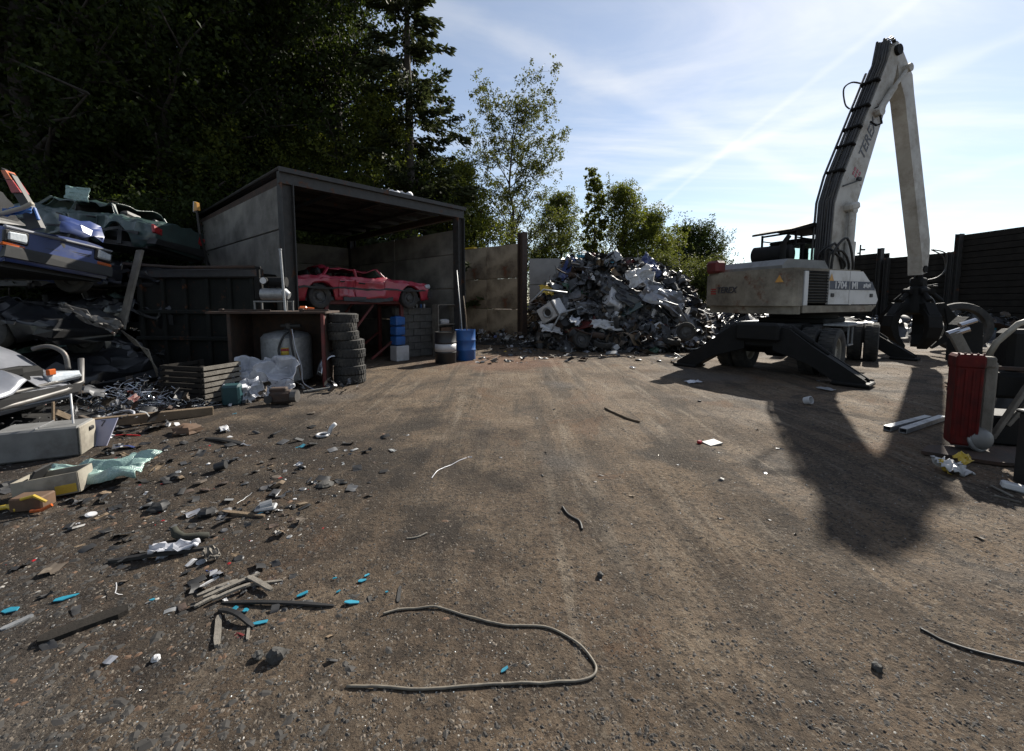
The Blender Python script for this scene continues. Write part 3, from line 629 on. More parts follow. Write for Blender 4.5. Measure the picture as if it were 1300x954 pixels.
def stabil(x, sgn):
    m = MB(); m.cbox((x, 0, .90), (.30, 1.25, .50), .04, U); m.cbox((x + .12 * -sgn, 0, 1.0), (.5, .9, .4), .05, U); m.build('stabiliser_frame', M_blackm, exc)
    for s in (-1, 1):
        m = MB()
        for dx in (-.17, .17):
            poly = [(.30, 1.16), (.62, 1.08), (1.05, .74), (1.96, .13), (1.94, .03), (1.50, .03), (1.0, .36), (.30, .60)]
            vs = [(x + dx - .03, s * a, z) for a, z in poly] + [(x + dx + .03, s * a, z) for a, z in poly]; n = len(poly)
            m.add(vs, [tuple(range(n)), tuple(range(n, 2 * n))[::-1]] + [(i, i + n, (i + 1) % n + n, (i + 1) % n) for i in range(n)], U)
        m.add([(x - .14, s * .95, .80), (x + .14, s * .95, .80), (x + .14, s * 1.9, .15), (x - .14, s * 1.9, .15), (x - .14, s * .98, .39), (x + .14, s * .98, .39), (x + .14, s * 1.45, .05), (x - .14, s * 1.45, .05)],
              [(0, 1, 2, 3), (4, 7, 6, 5), (2, 6, 7, 3), (1, 0, 4, 5)], U)
        lg = m.build('stabiliser_leg', M_blackm, exc)
        m = MB(); m.cbox((x, s * 1.72, .045), (.56, .62, .07), .02, U); m.build('foot_plate', M_blackm, lg)
        m = MB(); m.cyl((x, s * .55, 1.12), (x, s * 1.0, .8), .075, 12, M=U); m.cyl((x, s * .95, .84), (x, s * 1.3, .58), .045, 10, M=U); m.build('hydraulic_ram', M_blackm, lg)
stabil(-2.75, 1); stabil(3.25, -1)
m = MB()
for s in (-1, 1):
    m.cbox((0, s * .98, 1.12), (2.0, .5, .05), .01, U); m.box((-.6, s * 1.15, .86), (.03, .03, .5), U); m.box((-.2, s * 1.15, .86), (.03, .03, .5), U); m.box((-.4, s * 1.15, .63), (.43, .05, .03), U)
m.build('step_platform', M_galv, exc)
# superstructure
zb, zt = 1.42, 2.46
m = MB(); m.cbox((-.35, 0, zb + .06), (2.7, 2.1, .16), .03); m.cbox((.2, 0, zb + .45), (2.9, .9, .7), .04); m.build('upper_frame', M_blackm, exc)
cwp = [(-1.74, -1.14), (-1.90, -1.135), (-1.99, -1.08), (-2.08, -.85), (-2.17, -.4), (-2.19, 0), (-2.17, .4), (-2.13, .85), (-2.10, 1.25), (-2.02, 1.36), (-1.74, 1.40)]
m = MB(); k = [(x + .10 * (1 if x < -1.8 else 0), y * .97) for x, y in cwp]
m.extrude(k, zb - .03, zb + .16); m.extrude(cwp, zb + .16, zt - .06); m.extrude([(x + (.03 if x < -1.8 else 0), y * .985) for x, y in cwp], zt - .06, zt); cw = m.build('counterweight', M_cream, exc)
m = MB(); m.prism([(-1.74, zt), (-1.74, zt + .10), (-1.55, zt + .26), (-.2, zt + .26), (-.02, zt + .05), (-.02, zt)], -.62, 1.25); m.build('engine_hood', M_grey, exc)
m = MB(); m.prism([(-1.74, zt - .06), (-1.74, zt), (.4, zt), (.4, zt - .06)], -1.11, 1.24); m.build('deck_plate', M_cream, exc)
# right side body: frame panel, grille, doors
m = MB(); m.cbox((-1.60, -1.105, (zb + zt) / 2 + .05), (.14, .05, zt - zb - .24), .01); m.build('corner_strip', M_cwhite, exc)
m = MB(); m.box((-1.17, -1.07, (zb + zt) / 2 + .08), (.72, .04, zt - zb - .3)); gr = m.build('grille', M_plastic, exc)
for i in range(11):
    z = zb + .27 + i * .068; m = MB(); m.box((-1.17, -1.105, z), (.70, .05, .018), None, (R(28), 0, 0)); m.build('grille_slat', M_blackm, gr)
def side_door(x0, x1, poly=None):
    m = MB(); m.prism(poly or [(x0, zb + .2), (x1, zb + .2), (x1, zt - .03), (x0, zt - .03)], -1.125, -1.06); return m.build('side_door', M_cwhite, exc)
d1 = side_door(-.79, -.03); d2 = side_door(0, 1, [(-.01, zb + .2), (1.10, zb + .2), (1.16, zb + .32), (1.02, zb + .58), (.48, zt - .03), (-.01, zt - .03)])
m = MB(); m.prism([(-.77, zb + .55), (-.04, zb + .55), (-.04, zb + .76), (-.77, zb + .76)], -1.13, -1.12); m.build('stripe', M_navy, d1)
m = MB(); m.prism([(0, zb + .55), (1.02, zb + .55), (.87, zb + .76), (0, zb + .76)], -1.13, -1.12); m.build('stripe', M_navy, d2)
for dd, x in ((d1, -.66), (d2, .86)):
    m = MB(); m.cbox((x, -1.132, zb + .42), (.12, .025, .09), .01); m.build('latch', M_plastic, dd)
text_mesh('number_lettering', '1704', .235, M_letw, d1, frame((-.38, -1.134, zb + .655), (1, 0, 0), (0, 0, 1)), .003, 0, .006)
text_mesh('number_lettering', 'MI', .235, M_letw, d2, frame((.17, -1.134, zb + .655), (1, 0, 0), (0, 0, 1)), .003, 0, .006)
m = MB()
for i in range(4): m.box((.55 + i * .075, -1.132, zb + .65 + (i % 2) * .02), (.06, .006, .09), None, (0, R(12), 0))
m.build('small_badge', M_letw, d2)
def tri_sign(par, M_):
    m = MB(); m.add([M_ @ Vector(p) for p in ((-.09, -.07, .0), (.09, -.07, .0), (0, .10, .0), (-.09, -.07, .004), (.09, -.07, .004), (0, .10, .004))], [(0, 2, 1), (3, 4, 5), (0, 1, 4, 3), (1, 2, 5, 4), (2, 0, 3, 5)]); return m.build('warning_triangle', M_amber, par)
tri_sign(d1, frame((-.73, -1.132, zb + .83), (1, 0, 0), (0, 0, 1)))
m = MB(); m.prism([(-1.68, zb - .0), (.92, zb + .02), (1.12, zb + .17), (-1.68, zb + .17)], -1.12, -.98); m.build('lower_skirt', M_cream, exc)
m = MB(); m.prism([(.46, zt - .02), (.52, zt - .02), (1.20, zb + .3), (1.17, zb + .24)], -1.11, -.85); m.build('front_cover_edge', M_rusty, exc)
m = MB(); m.prism([(-.7, zb + .2), (1.05, zb + .2), (1.0, zb + .55), (.42, zt - .05), (-.7, zt - .05)], -1.06, -.5); m.build('tool_housing', M_blackm, exc)
# lettering on the counterweight
text_mesh('brand_lettering', 'TEREX', .23, M_letter, cw, frame((-2.176, .58, zb + .56), (-.085, -1, 0), (0, 0, 1)), .006, .2, .002)
m = MB()
for i in range(3): m.box((-2.125, 1.03, zb + .48 + i * .06), (.03, .16, .03))
m.build('brand_mark', M_redlens, cw)
tri_sign(cw, frame((-2.150, -.86, zb + .78), (.30, -1, 0), (0, 0, 1)))
m = MB(); m.cbox((-2.05, 1.05, zt + .16), (.35, .4, .34), .06); m.build('red_tank_cover', M_redpaint, exc)
m = MB(); m.lathe([(.18, -.5), (.24, -.46), (.24, .46), (.18, .5)], 20, TR((-.45, .62, zt + .52), (R(90), 0, R(20)))); m.build('air_cleaner', M_blackm, exc, angle=40)
m = MB(); m.cyl((-.75, .1, zt + .3), (-.75, .1, zt + .75), .07, 12); m.cyl((-.75, .1, zt + .75), (-.62, .05, zt + .95), .06, 12); m.build('exhaust', M_blackm, exc)
# cab
cab = MB(); x0, x1, y0, y1, z0, z1 = .35, 1.95, .35, 1.28, zb + .1, 3.35
pr = []
for (x, y) in ((x0, y0), (x0, y1), (x1, y0), (x1, y1)): cab.beam((x, y, z0), (x * .98 + .02, y, z1), .09, .09)
cab.cbox(((x0 + x1) / 2, (y0 + y1) / 2, z0 + .4), (x1 - x0 + .04, y1 - y0 + .04, .8), .04); cab.cbox(((x0 + x1) / 2, (y0 + y1) / 2, z1 + .04), (x1 - x0 + .1, y1 - y0 + .1, .12), .05)
cab.box((x0 + .45, (y0 + y1) / 2, z0 + 1.05), (.16, .5, .7)); cb = cab.build('cab', M_blackm, exc)
gm = bpy.data.materials.new('clear_glass'); gm.use_nodes = True; _b = gm.node_tree.nodes['Principled BSDF']; _b.inputs['Base Color'].default_value = (.75, .9, .86, 1); _b.inputs['Transmission Weight'].default_value = 1; _b.inputs['Roughness'].default_value = .02; _b.inputs['IOR'].default_value = 1.08
for (c, d) in (((x0 - .01, (y0 + y1) / 2, 2.85), (.012, y1 - y0 - .1, .85)), ((x1 + .01, (y0 + y1) / 2, 2.8), (.012, y1 - y0 - .1, 1.0)), (((x0 + x1) / 2, y0 - .01, 2.85), (x1 - x0 - .1, .012, .9)), (((x0 + x1) / 2, y1 + .01, 2.85), (x1 - x0 - .1, .012, .9))):
    m = MB(); m.box(c, d); m.build('window', gm, cb)
m = MB(); zz = 3.78; m.prism([(-.30, zz - .20), (-.30, zz - .14), (.55, zz + .08), (1.95, zz + .02), (1.95, zz - .05), (.55, zz - .02)], .2, 1.4); m.build('roof_guard', M_blackm, exc)
m = MB()
for y in (.3, 1.3):
    m.beam((.0, y, zz - .16), (.0, y, 3.2), .05); m.beam((1.7, y, zz), (1.7, y, 3.4), .05); m.beam((.0, y, 3.25), (1.75, y, 3.45), .04); m.beam((0, y, 3.45), (.9, y, 3.42), .03)
for i in range(7): m.beam((1.0 + i * .13, .3, 3.42), (1.0 + i * .13, .3, zz), .018)
for i in range(4): m.beam((.95, .3, 3.5 + i * .08), (1.85, .3, 3.5 + i * .08), .018)
m.beam((0, .3, zz - .2), (0, 1.3, zz - .2), .05); m.beam((0, .3, 3.25), (0, 1.3, 3.25), .04); m.build('guard_rails', M_blackm, exc)
# boom
BP = [(.74, 1.75), (.72, 3.0), (.78, 4.3), (1.02, 5.0), (2.62, 8.30), (2.78, 8.72), (2.98, 8.80), (3.12, 8.55), (3.02, 8.0), (2.20, 5.75), (1.70, 4.35), (1.38, 3.0), (1.32, 1.75)]
m = MB(); m.prism(BP, -.185, .185); m.cyl((1.02, -.42, 1.95), (1.02, .42, 1.95), .17, 16); boom = m.build('boom', M_boomp, exc)
dB = Vector((2.62 - 1.02, 0, 8.30 - 5.0)).normalized(); pB = Vector((-dB.z, 0, dB.x))
text_mesh('boom_lettering', 'TEREX', .40, M_letter, boom, frame(Vector((1.98, -.188, 6.12)), dB, pB), .004, .25, .004)
m = MB(); base = Vector((1.56, -.190, 5.12))
for i in range(3):
    for j in range(2):
        c = base + dB * (j * .13) + pB * (-.12 + i * .12); m.box(c, (.10, .008, .07), None, (0, -math.atan2(dB.z, dB.x), 0))
m.build('boom_mark', M_redlens, boom)
M_hose = mat('hose_rubber', (.055, .055, .058), (.03, .03, .032), 8, .6, dirt=.4, dirtc=(.10, .09, .075))
# hoses along the back of the boom
bk = [Vector((.74, 0, 1.9)), Vector((.72, 0, 3.0)), Vector((.78, 0, 4.35)), Vector((1.03, 0, 5.05)), Vector((1.80, 0, 6.65)), Vector((2.62, 0, 8.3)), Vector((2.76, 0, 8.72)), Vector((2.92, 0, 8.84)), Vector((3.1, 0, 8.7))]
for i in range(8):
    y = -.15 + i * .043; off = .04 + .03 * (i % 3); rr = random.Random(i)
    pts = [p + Vector((-off * .85 + rr.uniform(-.02, .02), y + rr.uniform(-.015, .015), off * .4)) for p in bk[:6]] + [bk[6] + Vector((-.06, y, .12 + .05 * (i % 4))), bk[7] + Vector((0, y, .12 + .06 * (i % 3))), bk[8] + Vector((.08, y, .0))]
    m = MB(); m.tube(pts, .022 + .007 * (i % 2), 6); m.build('hydraulic_hose', M_hose, exc, smooth=True)
m = MB(); m.tube([(.70, .2, 1.9), (.68, .2, 3.0), (.74, .2, 4.4), (.99, .2, 5.1), (2.58, .2, 8.25)], .035, 6); m.tube([(.66, .25, 1.9), (.64, .26, 3.0), (.70, .26, 4.4), (.95, .26, 5.15), (2.48, .26, 8.15)], .03, 6); m.build('pipe_run', M_hose, exc, smooth=True)
for t in (.05, .27, .42, .6, .82):
    m = MB(); c = Vector((1.02, 0, 5.0)).lerp(Vector((2.62, 0, 8.3)), t); m.cbox(c + pB * .1, (.07, .46, .16), .02, None, (0, -math.atan2(dB.z, dB.x), 0)); m.build('hose_clamp', M_blackm, exc)
m = MB(); m.tube(cr([(2.02, .35, 7.15), (1.92, .42, 7.3), (1.95, .5, 7.75), (2.2, .45, 7.95), (2.42, .32, 7.9)]), .022, 6); m.build('loop_hose', M_plastic, exc, smooth=True)
m = MB(); m.tube([(.9, -.27, 4.75), (1.2, -.29, 4.85), (1.5, -.28, 4.95), (1.6, -.26, 5.0)], .02, 6); m.cbox((1.55, -.28, 5.0), (.16, .08, .1), .02); m.build('work_lamp_cable', M_plastic, exc)
# boom rams
for y in (-.31, .31):
    m = MB(); m.cyl((1.25, y, 1.6), (1.32, y, 3.3), .12, 14); m.cyl((1.22, y, 1.6), (1.23, y, 1.8), .15, 14); m.cyl((1.31, y, 3.25), (1.33, y, 4.1), .085, 12); m.cyl((1.33, y - .07, 4.15), (1.33, y + .07, 4.15), .10, 14); m.build('boom_ram', M_boomp, exc, angle=40)
m = MB(); m.cbox((1.32, 0, 4.25), (.40, .80, .20), .05, None, (0, R(-15), 0)); m.build('ram_bracket', M_boomp, exc)
for i in range(5):
    rr = random.Random(40 + i); y = -.3 + i * .1
    m = MB(); m.tube(cr([(.6, y, 2.3), (.5, y - .1, 2.9 + rr.uniform(-.2, .4)), (.75, y - .25, 3.1 + rr.uniform(-.2, .3)), (1.15, y - .2, 2.7), (1.25, y - .1, 2.3)]), .03, 6); m.build('base_hose', M_plastic, exc, smooth=True)
# stick
SP = [(2.90, 8.80), (3.0, 8.92), (3.16, 8.86), (3.84, 8.18), (3.98, 7.72), (5.43, 3.60), (5.47, 3.25), (5.42, 2.60), (5.14, 2.52), (5.06, 3.10), (3.56, 7.50), (3.22, 8.0)]
m = MB(); m.prism(SP, -.18, .18); stick = m.build('stick', M_boomp, exc)
m = MB(); m.cyl((3.0, -.27, 8.66), (3.0, .27, 8.66), .14, 16); m.build('pivot_pin', M_blackm, stick)
m = MB(); m.cyl((5.28, -.21, 2.7), (5.28, .21, 2.7), .11, 16); m.build('pivot_pin', M_blackm, stick)
for y in (-.26, .26):
    m = MB(); m.cyl((2.26, y, 6.9), (2.85, y, 7.62), .085, 12); m.cyl((2.83, y, 7.6), (3.42, y, 8.22), .05, 10); m.cyl((2.26, y - .08, 6.88), (2.26, y + .08, 6.88), .13, 12); m.cyl((3.44, y - .08, 8.24), (3.44, y + .08, 8.24), .11, 12); m.build('stick_ram', M_boomp, exc, angle=40)
m = MB(); m.cbox((2.26, 0, 6.9), (.20, .62, .22), .04); m.tube([(2.25, -.3, 6.75), (2.15, -.40, 6.5), (1.95, -.38, 6.42), (1.85, -.28, 6.55)], .025, 6); m.build('ram_bracket', M_blackm, exc)
# grapple
GX = 5.38
m = MB(); m.cyl((GX, 0, 2.6), (GX, 0, 2.3), .10, 10); m.cbox((GX, 0, 2.3), (.34, .34, .3), .05); m.lathe([(.16, 2.2), (.26, 2.12), (.3, 1.7), (.42, 1.55), (.42, 1.35), (.3, 1.3)], 16, TR((GX, 0, 0))); gp = m.build('grapple', M_blackm, exc, angle=40)
for k in range(5):
    t = k * 2 * math.pi / 5 + .3; Mk = TR((GX, 0, 0), (0, 0, t))
    m = MB(); m.prism([(.36, 1.62), (.62, 1.66), (.86, 1.30), (.93, .90), (.78, .50), (.42, .22), (.40, .30), (.62, .62), (.70, .95), (.62, 1.25), (.40, 1.35)], -.13, .13, Mk); m.prism([(.62, 1.5), (.90, 1.25), (.97, .92), (.86, .6), (.78, .5), (.72, 1.0)], -.17, .17, Mk); tn = m.build('tine', M_blackm, gp)
    m = MB(); m.cyl((.24, 0, 2.05), (.56, 0, 1.72), .07, 10, M=Mk); m.cyl((.3, -.11, 2.02), (.3, .11, 2.02), .1, 10, M=Mk); m.build('tine_ram', M_blackm, tn)
for i in range(2):
    m = MB(); m.tube(cr([(5.5, -.2 - .04 * i, 3.3), (5.95, -.3 - .06 * i, 3.1 + .08 * i), (6.02, -.35, 2.7), (5.75, -.3, 2.45), (5.5, -.15, 2.35), (5.6, -.1, 2.2), (5.9, -.25, 2.25 - .07 * i)]), .02, 6); m.build('grapple_hose', M_plastic, exc, smooth=True)

# ------------------------------------------------------------------ wrecked cars
def wreck(name, loc, rot, paint, label, L_=4.1, Wd=1.64, belt=.88, hood=.82, roof_h=.25, crush=.06, seed=1, square_front=False, dent=None, wheels=(1, 1, 1, 1), scz=1., tilt=None, lamps=True, trim=True):
    t = empty(name, loc, rot, label, 'car wreck'); rr = random.Random(seed); so = seed * 7.3
    hw = Wd / 2; xa = L_ / 2; ax_f = xa * .66; ax_r = -xa * .62; wr = .30
    def nz(p):
        n = Vector((noise.noise((p.x * 1.7 + so, p.y * 1.7, p.z * 1.7)), noise.noise((p.x * 1.7, p.y * 1.7 + so + 9, p.z * 1.7)), noise.noise((p.x * 1.7, p.y * 1.7, p.z * 1.7 + so + 19))))
        n2 = Vector((noise.noise((p.x * 4.5 + so, p.y * 4.5, p.z * 4.5)), abs(noise.noise((p.x * 4.5, p.y * 4.5 + so + 5, p.z * 4.5))), noise.noise((p.x * 4.5, p.y * 4.5, p.z * 4.5 + so + 3))))
        r3 = (1 - abs(noise.noise((p.x * 3.1 + so, p.y * 3.1, p.z * 3.1 + 2)) * 2.2)); r4 = 1 - abs(noise.noise((p.x * 7 + so, p.y * 7 + 4, p.z * 7)) * 2.2)
        q = p + n * crush * 2 + n2 * crush + Vector((.3, -.6 if p.y > 0 else .6, -.7)) * (max(0, r3) ** 3 * crush * 1.1 + max(0, r4) ** 3 * crush * .55)
        if dent: q = dent(q)
        q.z *= scz; return q
    # body loft
    st = 64; ring = []
    for i in range(st + 1):
        x = -xa + L_ * i / st; e = abs(x) / xa
        top = hood - (.10 if not square_front else .03) * max(0, (x - xa * .4) / (xa * .6)) ** 2 if x > xa * .30 else (belt if x > -xa * .62 else belt - .04)
        if x > xa * .25 and x < xa * .40: top = hood + (belt - hood) * (1 - (x - xa * .25) / (xa * .15))
        w = hw * (1 - (.10 if not square_front else .035) * max(0, e - .55) ** 1.6 / .28)
        zb_ = .22 + (.06 if e > .93 else 0)
        for ax in (ax_f, ax_r):
            d = abs(x - ax)
            if d < wr * 1.22: zb_ = max(zb_, wr + math.sqrt((wr * 1.22) ** 2 - d * d))
        zb_ = min(zb_, top - .1); zm = max(.52, zb_ + .03)
        endz = .0
        if i in (0, st): w *= .96
        rg0 = ([(x, -w * .93, zb_), (x, -w, min(zm, top - .06)), (x, -w * .985, top - .09), (x, -w * .90, top), (x, -w * .45, top + .025), (x, w * .45, top + .025), (x, w * .90, top), (x, w * .985, top - .09), (x, w, min(zm, top - .06)), (x, w * .93, zb_)])
        ring.append([tuple(Vector(rg0[a]).lerp(Vector(rg0[a + 1]), b / 3)) for a in range(9) for b in range(3)] + [rg0[9]])
    m = MB(); n = 28; vs = [p for r in ring for p in r]; fs = []
    for i in range(st):
        xm = -xa + L_ * (i + .5) / st
        for k in range(n - 1):
            if k // 3 in (3, 4, 5) and -xa * .60 < xm < xa * .24: continue      # open passenger compartment
            fs.append((i * n + k, (i + 1) * n + k, (i + 1) * n + k + 1, i * n + k + 1))
    fs.append(tuple(range(n))[::-1]); fs.append(tuple(st * n + k for k in range(n)))
    m.add(vs, fs); m.warp(nz); b = m.build('body', paint, t, angle=24); solid(b, .012)
    # dark interior tub and floor
    m = MB(); m.box((0, 0, .28), (L_ * .94, Wd * .86, .10)); m.box((xa * .28, 0, .6), (.12, Wd * .88, .5)); m.box((-xa * .66, 0, .55), (.12, Wd * .88, .5))
    for sx in (.1, -.9):
        for sy in (-.38, .38): m.cbox((sx, sy, .5), (.5, .48, .2), .05); m.cbox((sx - .26, sy, .78), (.14, .46, .5), .05, None, (0, R(-14), 0))
    m.cbox((xa * .65, 0, .5), (.8, Wd * .6, .35), .05); m.warp(nz); m.build('interior', M_plastic, t)
    # crushed roof, pillars, glass
    zr = belt + roof_h
    m = MB()
    def rf(u, v):
        x = -xa * .52 + u * xa * .70; y = (v - .5) * Wd * .80
        k = noise.noise((x * 2.2 + so, y * 2.2, 3)) * .10 + noise.noise((x * 5 + so, y * 5, 8)) * .05
        return (x, y, zr + k * (1 if roof_h < .4 else .3) - .05 * (2 * v - 1) ** 2)
    m.grid(rf, 14, 10); m.warp(nz); rfo = m.build('roof', paint, t, angle=40); solid(rfo, .012)
    for s in (-1, 1):
        for (xb, xt) in ((xa * .26, xa * .16), (-xa * .12, -xa * .14), (-xa * .58, -xa * .50)):
            m = MB(); m.beam((xb, s * hw * .88, belt - .04), (xt, s * hw * .78, zr - .02), .06, .05); m.warp(nz); m.build('pillar', paint, t)
    m = MB(); m.grid(lambda u, v: (xa * .25 - u * xa * .10, (v - .5) * Wd * .72, belt + .0 + u * roof_h * .9 + .03 * math.sin(v * 9)), 3, 8); m.warp(nz); solid(m.build('windscreen', M_sglass, t), .006)
    # doors slightly proud on both flanks
    for s in (-1, 1):
        for (xs0, xs1) in ((xa * .24, -xa * .14), (-xa * .16, -xa * .40)):
            m = MB(); m.grid(lambda u, v: (xs0 + (xs1 - xs0) * u, s * (hw * 1.012 - .03 * max(0, v - .75)), .30 + v * (belt - .40)), 14, 9); m.warp(nz); d = m.build('door', paint, t, angle=40); solid(d, .02)
            m = MB(); m.cbox((xs1 * .8 + xs0 * .2, s * (hw * 1.02 + .012), belt - .16), (.16, .03, .035), .008); m.warp(nz); m.build('handle', M_plastic, d)
    for s in (-1, 1):
        m = MB(); m.grid(lambda u, v: (xa * .9 - u * L_ * .9, s * (hw * 1.02), .50 + v * .05), 30, 1); m.warp(nz)
        if trim: solid(m.build('side_moulding', M_plastic, t), .02)
        m = MB(); m.grid(lambda u, v: (xa * .36 - u * xa * .70, s * hw * 1.0, .20 + v * .10), 14, 1); m.warp(nz); solid(m.build('sill', M_plastic, t), .02)
    # lamps, bumpers
    m = MB(); m.prism([(xa * .965, .34), (xa * 1.035, .34), (xa * 1.035, .50), (xa * .965, .50)], -hw * .92, hw * .92); m.warp(nz); m.build('bumper', M_plastic, t)
    m = MB(); m.prism([(-xa * .965, .34), (-xa * 1.03, .34), (-xa * 1.03, .52), (-xa * .965, .52)], -hw * .92, hw * .92); m.warp(nz); m.build('bumper', M_plastic, t)
    for s in (-1, 1):
        if not lamps: break
        if square_front:
            m = MB(); m.cbox((xa * 1.0, s * hw * .76, .665), (.07, .30, .20), .02); m.warp(nz); h = m.build('headlight_bezel', M_plastic, t)
            m = MB(); m.cbox((xa * 1.0 + .035, s * hw * .76, .665), (.04, .23, .13), .02); m.warp(nz); m.build('headlight', M_lamp, h)
            m = MB(); m.cbox((xa * 1.0, s * hw * .80, .535), (.05, .26, .055), .012); m.warp(nz); m.build('indicator', M_orange, t)
            if s > 0:
                m = MB(); m.cbox((xa * 1.005, 0, .80), (.05, hw * 1.86, .035), .012); m.warp(nz); m.build('bonnet_lip', M_silvcar, t)
                m = MB(); m.cyl((xa * 1.0, 0, .68), (xa * 1.0 + .02, 0, .68), .05, 12); m.warp(nz); m.build('emblem', M_plastic, t)
                for zg in (.585, .61): m = MB(); m.box((xa * 1.004, 0, zg), (.02, hw * 1.0, .010)); m.warp(nz); m.build('grille_bar', M_plastic, t)
        else:
            m = MB(); m.cbox((xa * .955, s * hw * .78, .64), (.20, .34, .12), .035, None, (0, 0, s * R(-18))); m.warp(nz); m.build('headlight', M_lamp, t)
        m = MB(); m.cbox((-xa * .99, s * hw * .80, .70), (.06, .26, .18), .02); m.warp(nz); m.build('tail_light', M_redlens, t)
    tm_, rm2 = CARW
    for (x, s, on) in ((ax_f, -1, wheels[0]), (ax_f, 1, wheels[1]), (ax_r, -1, wheels[2]), (ax_r, 1, wheels[3])):
        if not on: continue
        w = empty('wheel', nz(Vector((x, s * (hw - .11), wr)))); w.parent = t; w.rotation_euler = (R(90) * (1 if s < 0 else -1), rr.uniform(-2, 2), R(rr.uniform(-8, 8)))
        for nm, me in (('tyre', tm_), ('rim', rm2)):
            o = bpy.data.objects.new(nm, me); COL.objects.link(o); o.parent = w
    return t
_t = tyre_mb(.30, .18, False, 24).mesh('tyre', M_rubber, True); _t.set_sharp_from_angle(angle=R(35)); _r = rim_mb(.30, .18, 16).mesh('rim', mat('rim_dirty', (.11, .11, .11), (.05, .05, .05), 7, .6, .3, dirt=.4), True); _r.set_sharp_from_angle(angle=R(35)); CARW = (_t, _r)

# red car on its stand in the shed
fd = Vector((math.cos(SA), math.sin(SA), 0)); sd = Vector((-math.sin(SA), math.cos(SA), 0))
def S(x, y, z=0): return SL + fd * x + sd * y + Vector((0, 0, z))
def red_dent(q):
    d = math.exp(-((q.x + .25) ** 2) / .25) * math.exp(-((q.z - .55) ** 2) / .2)
    if q.y < 0: q.y += .22 * d
    q.z -= .10 * math.exp(-((q.x + .2) ** 2) / .5) * max(0, q.z - .5); return q
wreck('car_wreck', S(2.12, 1.15, 1.50), (0, 0, SA), M_redcar, 'crushed dark red hatchback resting on a red steel stand inside the shed', 4.05, 1.66, .86, .81, .24, .024, 5, dent=red_dent)
st_ = empty('car_stand', S(2.0, 1.15), (0, 0, SA), 'red painted steel stand with diagonal braces holding up the red car', 'stand')
for y in (-.6, .6):
    for x in (-.95, 1.25):
        m = MB(); m.beam((x, y, 0), (x, y, 1.62), .10, .10); m.build('leg', M_redpaint, st_)
    m = MB(); m.beam((-1.0, y, 1.67), (1.32, y, 1.67), .09, .1); m.build('top_rail', M_redpaint, st_)
    m = MB(); m.beam((-.2, y, .95), (.35, y, 1.6), .06, .06); m.beam((.25, y, .1), (1.2, y, .75), .06, .06); m.build('brace', M_redpaint, st_)
for x in (-.95, 1.25):
    m = MB(); m.beam((x, -.55, 1.60), (x, .55, 1.60), .08, .09); m.build('cross_rail', M_redpaint, st_)

# block wall, shelf, drums
bw = empty('block_wall', S(4.0, .95), (0, 0, SA), 'low grey breeze-block pier beneath the nose of the red car', 'wall')
bmesh_ = MB(); bmesh_.cbox((0, 0, 0), (.43, .20, .205), .008); bme = bmesh_.mesh('block', M_block)
for r_ in range(7):
    for c in range(3):
        o = bpy.data.objects.new('block', bme); COL.objects.link(o); o.parent = bw; o.location = ((c - 1) * .44 + (.1 if r_ % 2 else -.1), rnd.uniform(-.01, .01), .105 + r_ * .215)
for i in range(6):
    m = MB(); m.lathe([(.03, 0), (.034, .01), (.034, .10), (.028, .115), (.012, .12)], 12); o = tag(m.build('small_can', (M_galv, M_bluep, M_white)[i % 3], angle=40), ('leftmost', 'second', 'third', 'fourth', 'fifth', 'rightmost')[i] + ' of the small cans standing in a row on the breeze-block pier', 'can', 'cans on the block pier'); put(o, S(3.65 + i * .14, .93 + .02 * (i % 2), .212 * 7 + .02))
sh = empty('shelf_unit', S(4.62, .30), (0, 0, SA - R(8)), 'narrow pale wooden shelf unit by the right-hand shed post', 'shelf')
for x in (-.30, .30):
    m = MB(); m.box((x, 0, .8), (.035, .36, 1.6)); m.build('side_panel', M_woodg, sh)
for z in (.05, .62, 1.0, 1.60):
    m = MB(); m.box((0, 0, z), (.565, .34, .03)); m.build('shelf_board', M_woodg, sh)
bx_ = MB(); bx_.cbox((0, 0, .13), (.40, .26, .26), .01); o = tag(bx_.build('carton', M_brown), 'brown carton standing on the middle shelf of the shelf unit', 'box'); put(o, S(4.62, .30, .638), (0, 0, SA - R(4)))
m = MB(); m.lathe([(.15, 0), (.17, .06), (.165, .1), (.10, .14)], 16); o = tag(m.build('basin', M_white, angle=40), 'upturned white plastic basin on the shelf unit above the carton', 'basin'); put(o, S(4.60, .28, 1.018))
def drum(name, loc, r, h, mtl, label, lidm=None, band=None):
    t = empty(name, loc, (0, 0, random.Random(label).uniform(0, 6)), label, 'drum'); m = MB()
    m.lathe([(r * .96, 0), (r, .015), (r, h * .32), (r * 1.035, h * .335), (r * 1.035, h * .355), (r, h * .37), (r, h * .64), (r * 1.035, h * .655), (r * 1.035, h * .675), (r, h * .69), (r, h * .985), (r * 1.02, h), (r * .97, h), (r * .96, h - .025)], 28); m.build('barrel', mtl, t, angle=45)
    if band: m = MB(); m.lathe([(r * 1.006, h * band[0]), (r * 1.006, h * band[1])], 28, cap=False); solid(m.build('band', band[2], t, smooth=True), .004)
    if lidm: m = MB(); m.lathe([(r * .93, h - .02), (r * .93, h + .012), (.02, h + .012)], 24); m.build('lid', lidm, t)
    return t
def gpt(px, py): p = GG(px, py); return p
drum('oil_drum', gpt(566, 461), .29, .86, M_plastic, 'black drum with a broad white band standing before the shelf unit', None, (.38, .62, M_white))
drum('oil_drum', gpt(591, 457), .29, .88, M_bluep, 'blue plastic drum by the shed post holding two long sticks')
